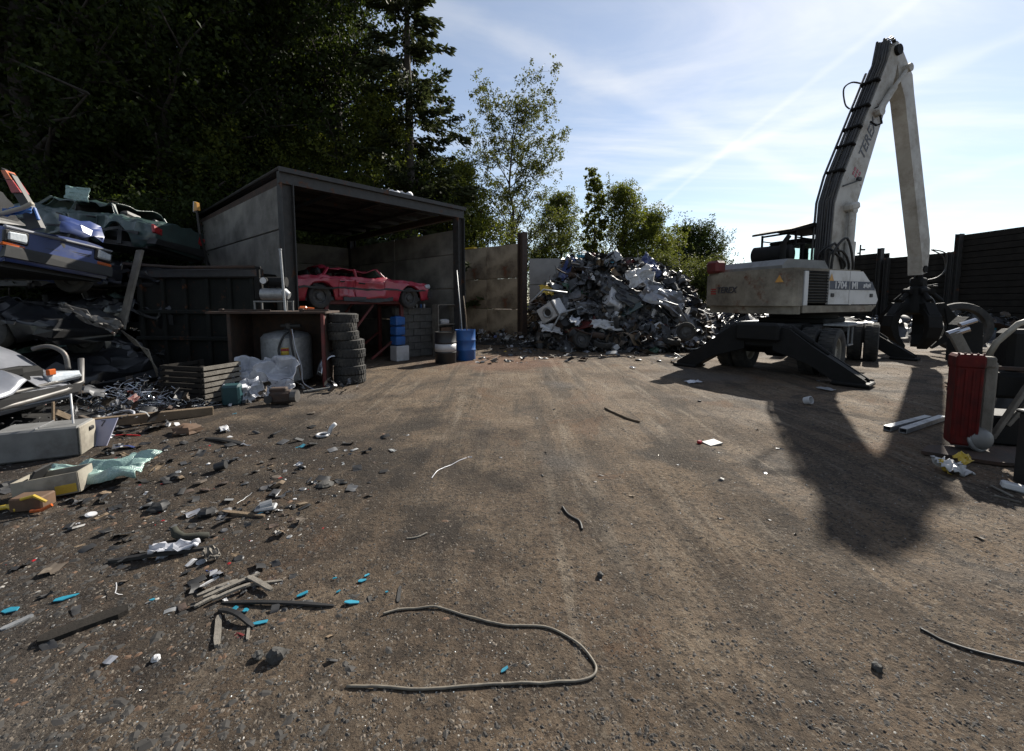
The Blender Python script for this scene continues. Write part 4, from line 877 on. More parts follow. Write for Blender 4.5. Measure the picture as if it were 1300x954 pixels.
for i, (dx, dy, lab) in enumerate(((-.05, .05, 'thin grey pole leaning in the blue drum against the shed post'), (.10, .0, 'pale wooden stick leaning in the blue drum, right of the grey pole'))):
    p = gpt(591, 457); m = MB(); m.tube([(dx, dy, .03), (dx - .09, dy + .05, 1.3), (dx - .20 + .04 * i, dy + .12, 2.6 - .75 * i)], .016, 6); o = tag(m.build('stick', M_galv if i == 0 else M_wood, smooth=True), lab, 'pole'); put(o, p)
for k, z in enumerate((.44, .72, 1.0)):
    m = MB(); m.cbox((0, 0, .135), (.32, .32, .25), .03); m.cbox((0, 0, .268), (.2, .06, .025), .01)
    o = tag(m.build('jerry_can', M_bluep), ('lowest', 'middle', 'topmost')[k] + ' of three stacked blue plastic containers under the red car', 'container'); put(o, S(3.05, .45, z), (0, 0, SA + R(3 * k)))
m = MB(); m.cbox((0, 0, .215), (.42, .34, .43), .015); m.box((.0, -.172, .25), (.3, .012, .02)); o = tag(m.build('white_box', M_white), 'white plastic box under the three stacked blue containers', 'box'); put(o, S(3.08, .42, .0), (0, 0, SA))

# tyres
tg = 'tyres in the stack'
sp = GG(441, 488); r0 = random.Random(3); ty = tyre_mb(.31, .185, True, 28).mesh('tyre', M_rubber, True); ty.set_sharp_from_angle(angle=R(35))
nm_ = ('lowest', 'second from bottom', 'third from bottom', 'fourth from bottom', 'fourth from top', 'third from top', 'second from top', 'topmost')
for k in range(8):
    o = bpy.data.objects.new('tyre', ty); COL.objects.link(o); tag(o, nm_[k] + ' tyre of the leaning stack beside the tank shelter', 'tyre', tg)
    put(o, sp + Vector((-.012 * k + r0.uniform(-.035, .035) - (.08 if k > 4 else 0), .2 + r0.uniform(-.03, .03), .1 + k * .178)), (R(r0.uniform(-2, 2)), R(r0.uniform(-2, 2) - .5), k))
o = bpy.data.objects.new('tyre', ty); COL.objects.link(o); tag(o, 'loose tyre lying behind the top of the tyre stack', 'tyre'); put(o, S(.35, .4, .1), (0, 0, 0))
# chrome wing panel leaning on the tyres
m = MB(); m.grid(lambda u, v: (.34 * math.cos(u * 2.6 + .25) * (1 - .25 * v), -.10 * v + .06 * math.sin(u * 3), .06 + .66 * math.sin(u * 2.6 + .25) * (1 - .2 * v)), 16, 4)
o = tag(solid(m.build('wing_panel', M_chrome, angle=50), .01), 'shiny curved car wing leaning against the tyre stack', 'car part'); put(o, GG(430, 489) + Vector((-.05, -.05, 0)), (R(-12), 0, R(30)))

# tank shelter
ts = empty('tank_shelter', GG(362, 489) + Vector((0, .15, 0)), (0, 0, R(8)), 'open-fronted rusty steel box shelter with a red striped edge, holding a silver tank', 'shelter')
w_, d_, h_ = 1.68, .9, 1.46
for x in (-w_ / 2, w_ / 2):
    m = MB(); m.box((x, 0, h_ / 2), (.03, d_, h_)); m.build('side_plate', M_rusty, ts)
    m = MB(); m.beam((x, -d_ / 2 - .03, 0), (x, -d_ / 2 - .03, h_), .07, .06); m.build('front_post', M_rusty if x < 0 else M_redpaint, ts)
m = MB(); m.box((0, d_ / 2, h_ / 2), (w_, .03, h_)); m.build('back_plate', M_rusty, ts)
m = MB(); m.box((-.15, -.02, h_ + .02), (w_ + .45, d_ + .16, .04)); m.build('top_plate', M_rusty, ts)
tb = ts.location
tk = empty('storage_tank', tb + Vector((.02, -.05, 0)), (0, 0, 0), 'silver cylindrical tank with a yellow and red label inside the rusty shelter', 'tank')
m = MB(); m.lathe([(.40, .10), (.46, .14), (.46, .98), (.40, 1.05), (.2, 1.10), (.08, 1.11)], 32); m.build('vessel', M_galv, tk, angle=40)
for k in range(3): t_ = k * 2.09; m = MB(); m.beam((.33 * math.cos(t_), .33 * math.sin(t_), 0), (.33 * math.cos(t_), .33 * math.sin(t_), .13), .06, .06); m.build('foot', M_steel, tk)
m = MB(); m.grid(lambda u, v: (.463 * math.sin(.25 + u * .3), -.463 * math.cos(.25 + u * .3), .60 + v * .2), 4, 2); lb = solid(m.build('label_plate', M_yellow, tk, smooth=True), .004)
m = MB(); m.grid(lambda u, v: (.467 * math.sin(.25 + u * .3), -.467 * math.cos(.25 + u * .3), .735 + v * .05), 4, 1); solid(m.build('label_band', M_redlens, lb), .004)
m = MB(); m.tube(cr([(.25, -.2, 1.1), (.2, -.45, 1.05), (.1, -.50, .75), (.22, -.51, .52), (.36, -.47, .6), (.33, -.47, .9), (.25, -.35, 1.12), (.1, -.25, 1.15)]), .022, 6); m.build('coiled_hose', M_plastic, tk, smooth=True)
m = MB(); m.cyl((.05, 0, 1.1), (.05, 0, 1.25), .06, 10); m.cyl((-.1, 0, 1.2), (.3, 0, 1.2), .035, 8); m.build('valve', M_steel, tk)
for i in range(2):
    m = MB(); m.tube(cr([(.30 + .03 * i, -.42, 1.16), (.42, -.5, .8), (.50 + .05 * i, -.56, .45), (.60, -.62, .15), (.75 + .1 * i, -.68, .02), (.92, -.7, .015)]), .010, 6)
    o = tag(m.build('hose', (M_brown, M_film)[i], smooth=True), ('brown rubber hose', 'pale grey hose')[i] + ' trailing from the silver tank to the ground', 'hose'); put(o, tb)
# pump unit on top
zt_ = h_ + .04
pu = empty('pump_unit', tb + Vector((-.20, -.05, zt_)), (0, 0, R(6)), 'small pump with round white gauge on a steel frame atop the rusty shelter', 'pump')
m = MB()
for x in (-.3, .3):
    for y in (-.15, .15): m.beam((x, y, 0), (x, y, .18), .03, .03)
m.beam((-.32, -.15, .19), (.32, -.15, .19), .03, .03); m.beam((-.32, .15, .19), (.32, .15, .19), .03, .03); m.build('frame', M_grey, pu)
m = MB(); m.cyl((-.22, 0, .34), (.2, 0, .34), .12, 14); m.cyl((.2, 0, .34), (.3, 0, .30), .12, 12, .07); m.build('motor', M_galv, pu, angle=40)
m = MB(); m.cyl((-.1, 0, .58), (.26, 0, .58), .10, 12); m.cyl((.0, 0, .46), (.0, 0, .6), .05, 8); m.cyl((.17, 0, .45), (.17, 0, .6), .05, 8); m.cbox((-.27, 0, .45), (.12, .14, .44), .02); m.cyl((-.27, 0, .66), (-.27, 0, .84), .035, 8); m.cbox((-.27, 0, .86), (.1, .05, .05), .01); m.build('pump_body', M_blackm, pu)
m = MB(); m.cyl((-.12, -.11, .60), (-.12, -.15, .60), .075, 18); gg = m.build('gauge', M_blackm, pu); m = MB(); m.cyl((-.12, -.151, .60), (-.12, -.156, .60), .062, 18); m.build('gauge_face', M_letw, gg)
m = MB(); m.cyl((0, 0, 0), (-.06, .03, 1.18), .024, 10); m.cyl((-.06, .03, 1.18), (-.061, .03, 1.21), .032, 10); o = tag(m.build('steel_pipe', M_galv, angle=40), 'tall thin silver pipe standing upright on the rusty shelter beside the pump', 'pipe'); put(o, tb + Vector((.15, -.3, zt_)))
for i, (x, l, lab) in enumerate(((-.72, .9, 'brown iron bar lying on the left of the shelter top'), (.62, .5, 'short rusty bar lying on the right of the shelter top'))):
    m = MB(); m.beam((-l / 2, 0, .02), (l / 2, .03, .02), .035, .035); m.cbox((-l / 2, 0, .025), (.08, .07, .05), .01); o = tag(m.build('iron_bar', M_rusty), lab, 'bar'); put(o, tb + Vector((x + .15, -.38, zt_)), (0, 0, R(4)))
m = MB(); m.cbox((0, 0, .05), (.16, .1, .1), .03); m.cyl((.05, 0, .05), (.2, 0, .03), .035, 8); o = tag(m.build('power_tool', M_orange), 'small orange and black tool lying at the right of the shelter top', 'tool'); put(o, tb + Vector((.45, -.2, zt_)), (0, 0, .5))

# ------------------------------------------------------------------ skip behind the shelter
sk = empty('steel_skip', W(258, 470, 9.6), (0, 0, R(-6)), 'big dark rust-streaked steel skip with ribbed rim left of the shed', 'skip'); sk.location.z = 0
m = MB(); L2 = 3.0; H2 = 2.3
m.box((0, 0, H2 / 2), (L2, .05, H2)); m.box((-L2 / 2, .9, H2 / 2), (.05, 1.8, H2)); m.box((L2 / 2, .9, H2 / 2), (.05, 1.8, H2)); m.box((0, 1.8, H2 / 2), (L2, .05, H2)); m.box((0, .9, .04), (L2, 1.8, .06)); m.build('body', M_skip, sk)
m = MB(); m.cbox((0, -.06, H2), (L2 + .2, .16, .2), .03); m.build('rim', M_steel, sk)
for z in (.1, .85, 1.45):
    m = MB(); m.cbox((0, -.06, z), (L2 + .06, .09, .10), .02); m.build('rail', M_skip, sk)
for i in range(6):
    m = MB(); m.cbox((-L2 / 2 + .15 + i * (L2 - .3) / 5, -.055, H2 / 2), (.09, .07, H2 - .2), .015); m.build('rib', M_skip, sk)
m = MB(); m.tube([(-1.6, -.2, H2 + .22), (-.2, -.25, H2 + .12), (1.5, -.15, H2 + .13)], .035, 6); o = tag(m.build('rusty_pipe', M_rusty, smooth=True), 'long thin rusty pipe lying along the rim of the skip', 'pipe'); put(o, sk.location, (0, 0, R(-6)))

# ------------------------------------------------------------------ pile of wrecks on the left
wreck('car_wreck', (-8.95, 7.75, .02), (R(2), R(4), R(-6)), M_blackcar, 'blackened crushed car at the bottom of the pile on the left', 4.2, 1.66, .84, .74, .06, .09, 31, wheels=(1, 0, 1, 0), lamps=False)
wreck('car_wreck', (-9.25, 7.05, .93), (R(-4), R(3), R(3)), M_blackcar, 'dark flattened wreck with its bonnet torn open, right under the blue car', 4.1, 1.64, .80, .70, .04, .10, 33, wheels=(1, 1, 0, 0), lamps=False)
wreck('car_wreck', (-9.1, 6.98, 1.93), (R(-6), R(1.5), R(-6)), M_bluecar, 'blue boxy car wreck with square headlights high on the pile', 3.9, 1.62, .86, .83, .16, .022, 35, square_front=True, wheels=(1, 1, 1, 1))
wreck('car_wreck', (-11.2, 7.3, 2.86), (R(-3), R(-2), R(186)), M_blackcar, 'black wreck lying topmost on the far left of the pile', 4.0, 1.64, .82, .76, .10, .08, 37, wheels=(0, 0, 0, 0), lamps=False)
wreck('car_wreck', (-9.8, 10.3, .02), (0, 0, R(4)), M_blackcar, 'dark wreck in shadow under the back row of the pile', 4.1, 1.64, .84, .78, .05, .07, 41, lamps=False)
wreck('car_wreck', (-9.7, 10.5, .96), (R(2), 0, R(-3)), M_blackcar, 'dark flattened wreck, second in the back row stack', 4.1, 1.64, .82, .76, .03, .07, 43, wheels=(0, 0, 0, 0), lamps=False)
wreck('car_wreck', (-9.8, 10.2, 1.80), (R(-2), 0, R(5)), M_blackcar, 'dark flattened wreck right under the crushed green car', 4.1, 1.64, .82, .76, .03, .07, 45, wheels=(0, 0, 0, 0), lamps=False)
wreck('car_wreck', (-9.95, 10.2, 2.80), (R(5), R(-7), R(178)), M_greencar, 'dark green saloon wreck crushed flat on top of the back row', 4.2, 1.68, .90, .84, .26, .045, 47, wheels=(0, 0, 0, 0))
def silver_dent(q):
    if q.x > .4: q.z += .16 * (q.x - .4) * (.6 + .6 * math.sin(q.y * 2.2 + 1)); q.x -= .10 * max(0, q.z - .6)
    return q
JM0 = mat('torn_steel', (.17, .165, .16), (.09, .085, .08), 6, .5, .4, dirt=.3, rust=.2)
# silver car: body plus buckled bonnet, torn nose
sv = wreck('car_wreck', (-8.0, 4.95, .05), (0, R(-1), R(3)), M_silvcar, 'silver car wreck with buckled bonnet and torn open nose at the left edge', 4.0, 1.66, .80, .62, .30, .05, 51, dent=None, wheels=(1, 1, 1, 1))
m = MB()
def bonnet(u, v):
    x = .85 + u * 1.22; y = (v - .5) * 1.5
    z = 1.16 - .10 * u - .72 * max(0, u - .18) ** 1.1 - .30 * abs(v - .5) ** 2 + .09 * noise.noise((x * 2.3, y * 2.3, 4)) + .12 * max(0, 1 - abs(v - .32 - .22 * u) / .12) * u
    return (x + .08 * math.sin(v * 5), y, z)
m.grid(bonnet, 22, 22); solid(m.build('bonnet', M_silvcar, sv, angle=28), .012)
m = MB(); m.tube([(1.98, -.95, .30), (2.06, -.5, .34), (2.08, 0, .36), (2.06, .55, .40), (2.0, .86, .46), (1.94, .95, .78)], .036, 8); m.tube([(2.0, -.9, .50), (2.05, 0, .50), (1.98, .7, .53)], .022, 6); m.build('bumper_bar', JM0, sv, smooth=True)
m = MB(); m.cbox((1.6, .35, .55), (.5, .45, .4), .06); m.cyl((1.8, .55, .5), (1.92, .6, .55), .09, 12); m.cyl((1.75, .2, .62), (1.95, .2, .62), .06, 10); m.cbox((1.85, -.1, .6), (.1, .7, .35), .02); m.build('engine_bay', M_blackm, sv)
m = MB(); m.cbox((1.98, .48, .66), (.05, .10, .08), .01); m.build('indicator', M_orange, sv)
m = MB(); m.tube(cr([(1.45, .80, .94), (1.6, .88, .97), (1.76, .91, .86), (1.80, .90, .64)]), .03, 8); m.build('torn_wing', JM0, sv, smooth=True)

JM0 = mat('torn_steel', (.17, .165, .16), (.09, .085, .08), 6, .5, .4, dirt=.3, rust=.2)
def crumple(name, loc, rot, sx, sy, mtl, label, cat, seed, amp=.12, thick=.006, n=12, fold=0.):
    m = MB()
    def fn(u, v):
        x = (u - .5) * sx; y = (v - .5) * sy; s = max(sx, sy)
        k = noise.noise((u * 3 + seed, v * 3, 1)) * amp + noise.noise((u * 7 + seed, v * 7, 5)) * amp * .5 + abs(noise.noise((u * 5 + seed, v * 5, 9))) * amp * .6
        return (x + noise.noise((u * 4, v * 4, seed + 3)) * amp * .5, y + noise.noise((u * 4, v * 4, seed + 7)) * amp * .5, k + fold * abs(u - .5) * sx)
    m.grid(fn, n, n); o = solid(m.build(name, mtl, angle=18), thick); o.location = loc; o.rotation_euler = rot; return tag(o, label, cat)
# rear quarter standing on end with its lamp cluster
q0 = W(46, 288, 6.9)
tq = empty('rear_quarter', (q0.x, q0.y, 2.82), (0, R(-14), R(10)), 'torn rear quarter of a car standing upright with its tail lamp, above the blue wreck', 'car part')
m = MB(); m.prism([(-.10, 0), (.10, 0), (.06, .42), (-.02, .85), (-.12, .98), (-.14, .85), (-.06, .4)], -.045, .045); m.build('panel', M_plastic, tq)
m = MB(); m.prism([(-.09, .58), (.03, .56), (-.02, .76), (-.10, .78)], -.075, .075); m.build('red_lens', M_redlens, tq)
m = MB(); m.prism([(-.10, .79), (-.025, .77), (-.06, .92), (-.12, .93)], -.075, .075); m.build('orange_lens', M_orange, tq)
m = MB(); m.cbox((.10, -.03, .22), (.03, .05, .2), .01); m.build('blue_trim', M_bluep, tq)
crumple('torn_panel', W(103, 291, 6.9), (R(50), R(10), R(60)), .5, .38, M_bluecar, 'crumpled blue body panel jutting up behind the blue wreck bonnet', 'car part', 3.3, .10, .012, 4)
crumple('glass_sheet', W(98, 246, 9.3), (R(80), R(5), R(20)), .40, .3, M_sglass, 'small pale broken glass sheet on top of the green wreck', 'glass', 5.5, .04, .006)
crumple('torn_panel', W(115, 405, 6.8), (R(35), R(30), R(20)), .8, .16, JM0, 'twisted grey metal strip torn across the pile under the blue car', 'car part', 8.1, .14, .008)
crumple('torn_panel', W(22, 268, 6.7), (R(60), R(-10), R(20)), .35, .14, M_bluep, 'small bright blue scrap on the top wreck at the left edge', 'car part', 9.1, .05, .006)
m = MB(); m.tube([(-.35, 0, 0), (-.1, .02, .08), (.1, 0, .12), (.25, .02, .2)], .035, 6); o = tag(m.build('exhaust_pipe', M_beige, smooth=True), 'bent pale exhaust pipe on the top left wreck', 'car part'); put(o, W(20, 275, 6.6))
o = empty('side_lamp', W(250, 268, 9.7), (0, 0, R(-30)), 'small amber side lamp on a bent stalk by the green wreck tail', 'car part')
m = MB(); m.prism([(-.09, 0), (.09, 0), (.06, .17), (-.04, .2)], -.03, .03); m.build('amber_lens', M_amber, o)
m = MB(); m.prism([(-.11, -.02), (-.09, 0), (-.04, .2), (-.08, .21)], -.03, .03); m.build('white_edge', M_white, o)
m = MB(); m.tube([(0, 0, 0), (-.04, .05, -.5), (-.30, .3, -1.1), (-.5, .5, -1.4)], .025, 6); m.build('stalk', M_plastic, o)
# leaning timber and strap
a, b_ = W(178, 318, 8.3), W(154, 418, 7.9); m = MB(); m.beam((0, 0, 0), b_ - a, .16, .05); o = tag(m.build('leaning_timber', M_woodg), 'weathered timber post leaning between the pile and the skip', 'timber'); put(o, a)
a = W(154, 420, 7.7)
for i in range(3):
    pts = [Vector((0, 0, 0)), W(172, 432 + 3 * i, 7.6) - a, W(188, 452 - 4 * i, 7.5) - a, W(200, 470 + 4 * i, 7.5) - a]
    m = MB(); m.tube(pts, .014, 5); o = tag(m.build('wire_strand', M_cable, smooth=True), ('upper', 'middle', 'lower')[i] + ' strand of the loose wires hanging below the leaning timber', 'wire', 'loose wires below the timber'); put(o, a)

# wire tangle
rr = random.Random(77); p0 = GG(172, 521)
m = MB()
for i in range(150):
    c = Vector((rr.gauss(0, .30), rr.gauss(0, .16), abs(rr.gauss(.12, .12)))); pts = []
    d = Vector((rr.gauss(0, 1), rr.gauss(0, 1), rr.gauss(0, .8))).normalized()
    for k in range(6):
        d = (d + Vector((rr.gauss(0, .8), rr.gauss(0, .8), rr.gauss(0, .7)))).normalized(); c = c + d * rr.uniform(.04, .11); c.z = min(max(c.z, .02), .52 - .4 * abs(c.x)); c.z = max(c.z, .015); pts.append(c.copy())
    m.tube(pts, rr.uniform(.003, .006), 3)
o = tag(m.build('wire_tangle', M_chrome), 'silvery tangle of thin wire lying before the slatted crate', 'wire'); put(o, p0)
m = MB()
for i in range(60):
    c = Vector((rr.uniform(-.5, .5), rr.gauss(0, .12), rr.uniform(.02, .1))); pts = []; d = Vector((rr.gauss(0, 1), rr.gauss(0, 1), 0)).normalized()
    for k in range(5):
        d = (d + Vector((rr.gauss(0, .8), rr.gauss(0, .8), rr.gauss(0, .4)))).normalized(); c = c + d * rr.uniform(.04, .1); c.z = min(max(c.z, .015), .2); pts.append(c.copy())
    m.tube(pts, rr.uniform(.003, .006), 3)
o = tag(m.build('wire_tangle', M_galv), 'low heap of bright wire offcuts to the right of the big tangle', 'wire'); put(o, GG(232, 519))
# slatted crates
crate = empty('slatted_crate', GG(232, 517) + Vector((.05, .4, 0)), (0, 0, R(-14)), 'grey slatted wooden crate beside the wire tangle', 'crate')
for i in range(7):
    for (c, d) in (((0, -.35, .06 + i * .09), (.85, .025, .06)), ((.43, 0, .06 + i * .09), (.025, .68, .06)), ((-.43, 0, .06 + i * .09), (.025, .68, .06))):
        m = MB(); m.box(c, d); m.build('slat', M_woodg if c[0] > .2 else M_woodd, crate)  # sunlit side put into the colour: paler timber right, dark timber elsewhere
for x in (-.38, .38):
    for y in (-.31, .31): m = MB(); m.box((x, y, .32), (.06, .05, .64)); m.build('corner_post', M_woodd, crate)
m = MB(); m.box((0, 0, .025), (.8, .6, .03)); m.build('base_board', M_woodd, crate)
# white plastic sheet, engine lump, drum shell
crumple('plastic_sheet', GG(334, 503) + Vector((-.02, .12, .30)), (R(52), R(6), R(12)), 1.0, .85, M_film, 'crumpled white plastic sheeting heaped in front of the tank shelter', 'plastic sheet', 12.2, .26, .004, 30)
crumple('plastic_sheet', GG(306, 513) + Vector((0, .15, .15)), (R(50), R(-20), R(40)), .5, .45, M_film, 'smaller dirty white plastic sheet at the left of the sheeting', 'plastic sheet', 14.2, .20, .004, 16)
eb = empty('engine_block', GG(352, 516) + Vector((0, .15, 0)), (0, 0, R(15)), 'rusty engine lump lying below the white plastic sheeting', 'engine')
m = MB(); m.cbox((0, 0, .14), (.42, .26, .24), .05); m.cbox((-.05, 0, .28), (.3, .18, .08), .02); m.build('block', M_rusty, eb)
m = MB(); m.cyl((.2, -.1, .16), (.30, -.12, .16), .12, 14); m.build('flywheel', JM0, eb)
m = MB(); m.cyl((-.2, -.1, .12), (-.2, -.18, .12), .07, 12); m.build('pulley', M_steel, eb)
eb.scale = (.85, .85, .85)
m = MB(); m.cbox((0, 0, .17), (.26, .2, .34), .03); o = tag(m.build('green_can', M_teal), 'dark green can below the crumpled plastic sheeting', 'can'); put(o, GG(291, 516) + Vector((0, .1, 0)), (R(6), 0, .3))
m = MB(); m.beam((0, 0, .03), (.55, .16, .05), .05, .03); o = tag(m.build('grey_strip', M_grey), 'flat grey strip lying by the foot of the tank shelter', 'strip'); put(o, GG(385, 499), (0, 0, R(20)))

# long beam and clutter in front of the wrecks
a, b_ = GG(76, 556), GG(271, 528); m = MB(); m.beam((0, 0, .13), Vector((b_.x - a.x, b_.y - a.y, .07)), .07, .13)
o = tag(m.build('timber_beam', M_wood), 'long straight timber beam lying across in front of the wire tangle', 'timber'); put(o, a)
gb_ = empty('metal_cabinet', GG(40, 592) + Vector((-.14, .28, 0)), (R(0), R(0), R(26)), 'grey metal cabinet lying on its back at the left edge', 'cabinet')
m = MB(); m.cbox((0, 0, .19), (.78, .46, .36), .02); m.build('case', M_grey, gb_)
m = MB(); m.cbox((-.0, 0, .377), (.012, .44, .014), .003); m.build('lid_seam', M_alu, gb_)
m = MB(); m.cbox((.397, -.02, .19), (.02, .44, .34), .008); m.build('end_panel', M_beige, gb_)
m = MB(); m.cbox((.415, .05, .28), (.03, .10, .05), .01); m.build('socket', M_plastic, gb_)
tr_ = empty('metal_tray', GG(46, 640) + Vector((.0, .16, 0)), (R(-3), R(-5), R(24)), 'battered beige open metal tray tilted on the ground at the left', 'tray')
for (c, d) in (((0, 0, .02), (.60, .36, .015)), ((0, -.18, .12), (.60, .016, .22)), ((0, .18, .12), (.60, .016, .22)), ((-.30, 0, .12), (.016, .36, .22)), ((.30, 0, .12), (.016, .36, .22))):
    m = MB(); m.box(c, d); m.build('wall_plate', M_beige, tr_)
tr_.scale = (.68, .68, .8); gb_.scale = (.86, .86, .9)
m = MB(); m.box((-.16, .02, .2), (.02, .36, .26), None, (0, R(35), 0)); m.build('loose_flap', M_plastic, tr_)
m = MB(); m.box((.18, -.190, .07), (.2, .006, .09)); m.build('yellow_patch', M_yellow, tr_)
crumple('windscreen', GG(116, 616) + Vector((.0, .05, .09)), (R(14), R(-5), R(12)), .85, .42, M_sglass, 'crazed greenish windscreen lying crumpled beside the beige tray', 'windscreen', 21.0, .10, .008, 20)
tb2 = empty('tool_box', GG(32, 652) + Vector((0, .06, 0)), (0, 0, .2), 'small brown tool box with red and yellow handles at the left edge', 'box')
m = MB(); m.cbox((0, 0, .06), (.22, .14, .11), .01); m.build('case', M_brown, tb2); m = MB(); m.tube([(-.02, -.07, .11), (.08, -.09, .14), (.15, -.08, .08)], .012, 6); m.build('handle', M_yellow, tb2); m = MB(); m.tube([(.06, -.1, .02), (.14, -.12, .03), (.2, -.1, .06)], .014, 6); m.build('handle', M_orange, tb2)
m = MB(); m.tube([(-.12, 0, .02), (0, .02, .04), (.09, -.01, .03), (.14, .05, .05)], .02, 6); o = tag(m.build('yellow_handle', M_yellow, smooth=True), 'yellow tool handle at the left edge of the ground', 'tool'); put(o, GG(8, 652))
sg = empty('sign_board', GG(100, 572) + Vector((0, .05, 0)), (R(-22), R(4), R(12)), 'pale lilac board propped up behind the beige tray', 'board')
m = MB(); m.add([(-.20, 0, 0), (.22, 0, .02), (.26, 0, .34), (-.16, 0, .28), (-.20, .012, 0), (.22, .012, .02), (.26, .012, .34), (-.16, .012, .28)], [(0, 1, 2, 3), (7, 6, 5, 4), (0, 4, 5, 1), (1, 5, 6, 2), (2, 6, 7, 3), (3, 7, 4, 0)]); m.build('panel', M_lilac, sg)
text_mesh('figure_seven', '7', .10, M_letter, sg, frame((-.05, -.003, .23), (1, 0, .1), (-.1, 0, 1)), .002); text_mesh('figure_seven', '7', .10, M_letter, sg, frame((.13, -.003, .27), (1, 0, .1), (-.1, 0, 1)), .002)
m = MB(); m.add([(0, 0, 0), (.22, 0, 0), (.04, .02, .2), (0, .012, 0), (.22, .012, 0), (.04, .032, .2)], [(0, 1, 2), (5, 4, 3), (0, 3, 4, 1), (1, 4, 5, 2), (2, 5, 3, 0)]); o = tag(m.build('teal_scrap', M_teal), 'dark teal triangular scrap below the lilac board', 'scrap'); put(o, GG(68, 577))
m = MB(); m.tube([(0, 0, 0), (.01, .02, .32), (0, .03, .66)], .009, 8); o = tag(m.build('white_tube', M_white, smooth=True), 'thin white plastic tube standing upright by the lilac board', 'pipe'); put(o, GG(93, 577))
m = MB(); m.beam((0, 0, 0), (.01, .03, .5), .025, .02); o = tag(m.build('thin_stake', M_wood), 'thin brown stake standing left of the white tube', 'stake'); put(o, GG(68, 566))
m = MB(); m.tube([(math.cos(t_ * .45) * .22, math.sin(t_ * .45) * .22, .03 + .01 * math.sin(t_)) for t_ in range(13)], .016, 6); o = tag(m.build('cable_loop', M_film, smooth=True), 'pale loop of cable lying behind the timber beam', 'cable'); put(o, GG(128, 548) + Vector((0, .2, .05)), (R(25), 0, 0))

# ------------------------------------------------------------------ junk generator
JM = [mat('junk_dark', (.03, .03, .031), (.016, .016, .017), 5, .5, dirt=.3, dirtc=(.05, .045, .038)), mat('junk_steel', (.16, .165, .175), (.09, .09, .095), 6, .45, .5, dirt=.3, dirtc=(.08, .07, .06), rust=.1), M_galv, M_white, M_rusty, mat('junk_brown', (.11, .085, .06), (.06, .045, .035), 5, .8), M_bluecar, M_redpaint, mat('junk_green', (.03, .09, .05), (.02, .06, .035), 5, .5), M_silvcar, M_wood, M_yellow, M_cyan]
def junk_piece(m, rr, c, s, wts):
    m.cur = rr.choices(range(len(JM)), wts)[0]
    M_ = TR(c, (rr.uniform(-.9, .9), rr.uniform(-.9, .9), rr.uniform(0, 6.28))); k = rr.random(); sd = rr.uniform(0, 99)
    if k < .40:
        n = 4; sx, sy = s * rr.uniform(.5, 1), s * rr.uniform(.25, .7); a = s * rr.uniform(.08, .3)
        m.grid(lambda u, v: ((u - .5) * sx, (v - .5) * sy, noise.noise((u * 2.7 + sd, v * 2.7, 3)) * a * 1.6 + a * .7 * abs(u - .5)), n, n, M_)
    elif k < .66:
        pts = [Vector((0, 0, 0))]; d = Vector((1, 0, 0))
        for i in range(5): d = (d + Vector((rr.gauss(0, .4), rr.gauss(0, .4), rr.gauss(0, .4)))).normalized(); pts.append(pts[-1] + d * s * .26)
        m.tube(pts, s * rr.uniform(.008, .03), 5, M_)
    elif k < .78:
        m.cbox((0, 0, 0), (s * rr.uniform(.4, .9), s * rr.uniform(.15, .5), s * rr.uniform(.08, .35)), s * .03, M_)
    elif k < .90:
        m.lathe([(s * .2, -s * .1), (s * .26, 0), (s * .2, s * .1), (s * .12, s * .08)], 12, M_)
    else:
        sx, sy = s * .9, s * .55
        m.grid(lambda u, v: ((u - .5) * sx, (v - .5) * sy, .25 * s * math.cos((u - .5) * 2.4) + .06 * s * noise.noise((u * 4 + sd, v * 4, 3))), 6, 4, M_)
WT = [38, 36, 5, 3.0, 9, 11, 1.0, .9, .8, 4, 2.5, .4, .3]
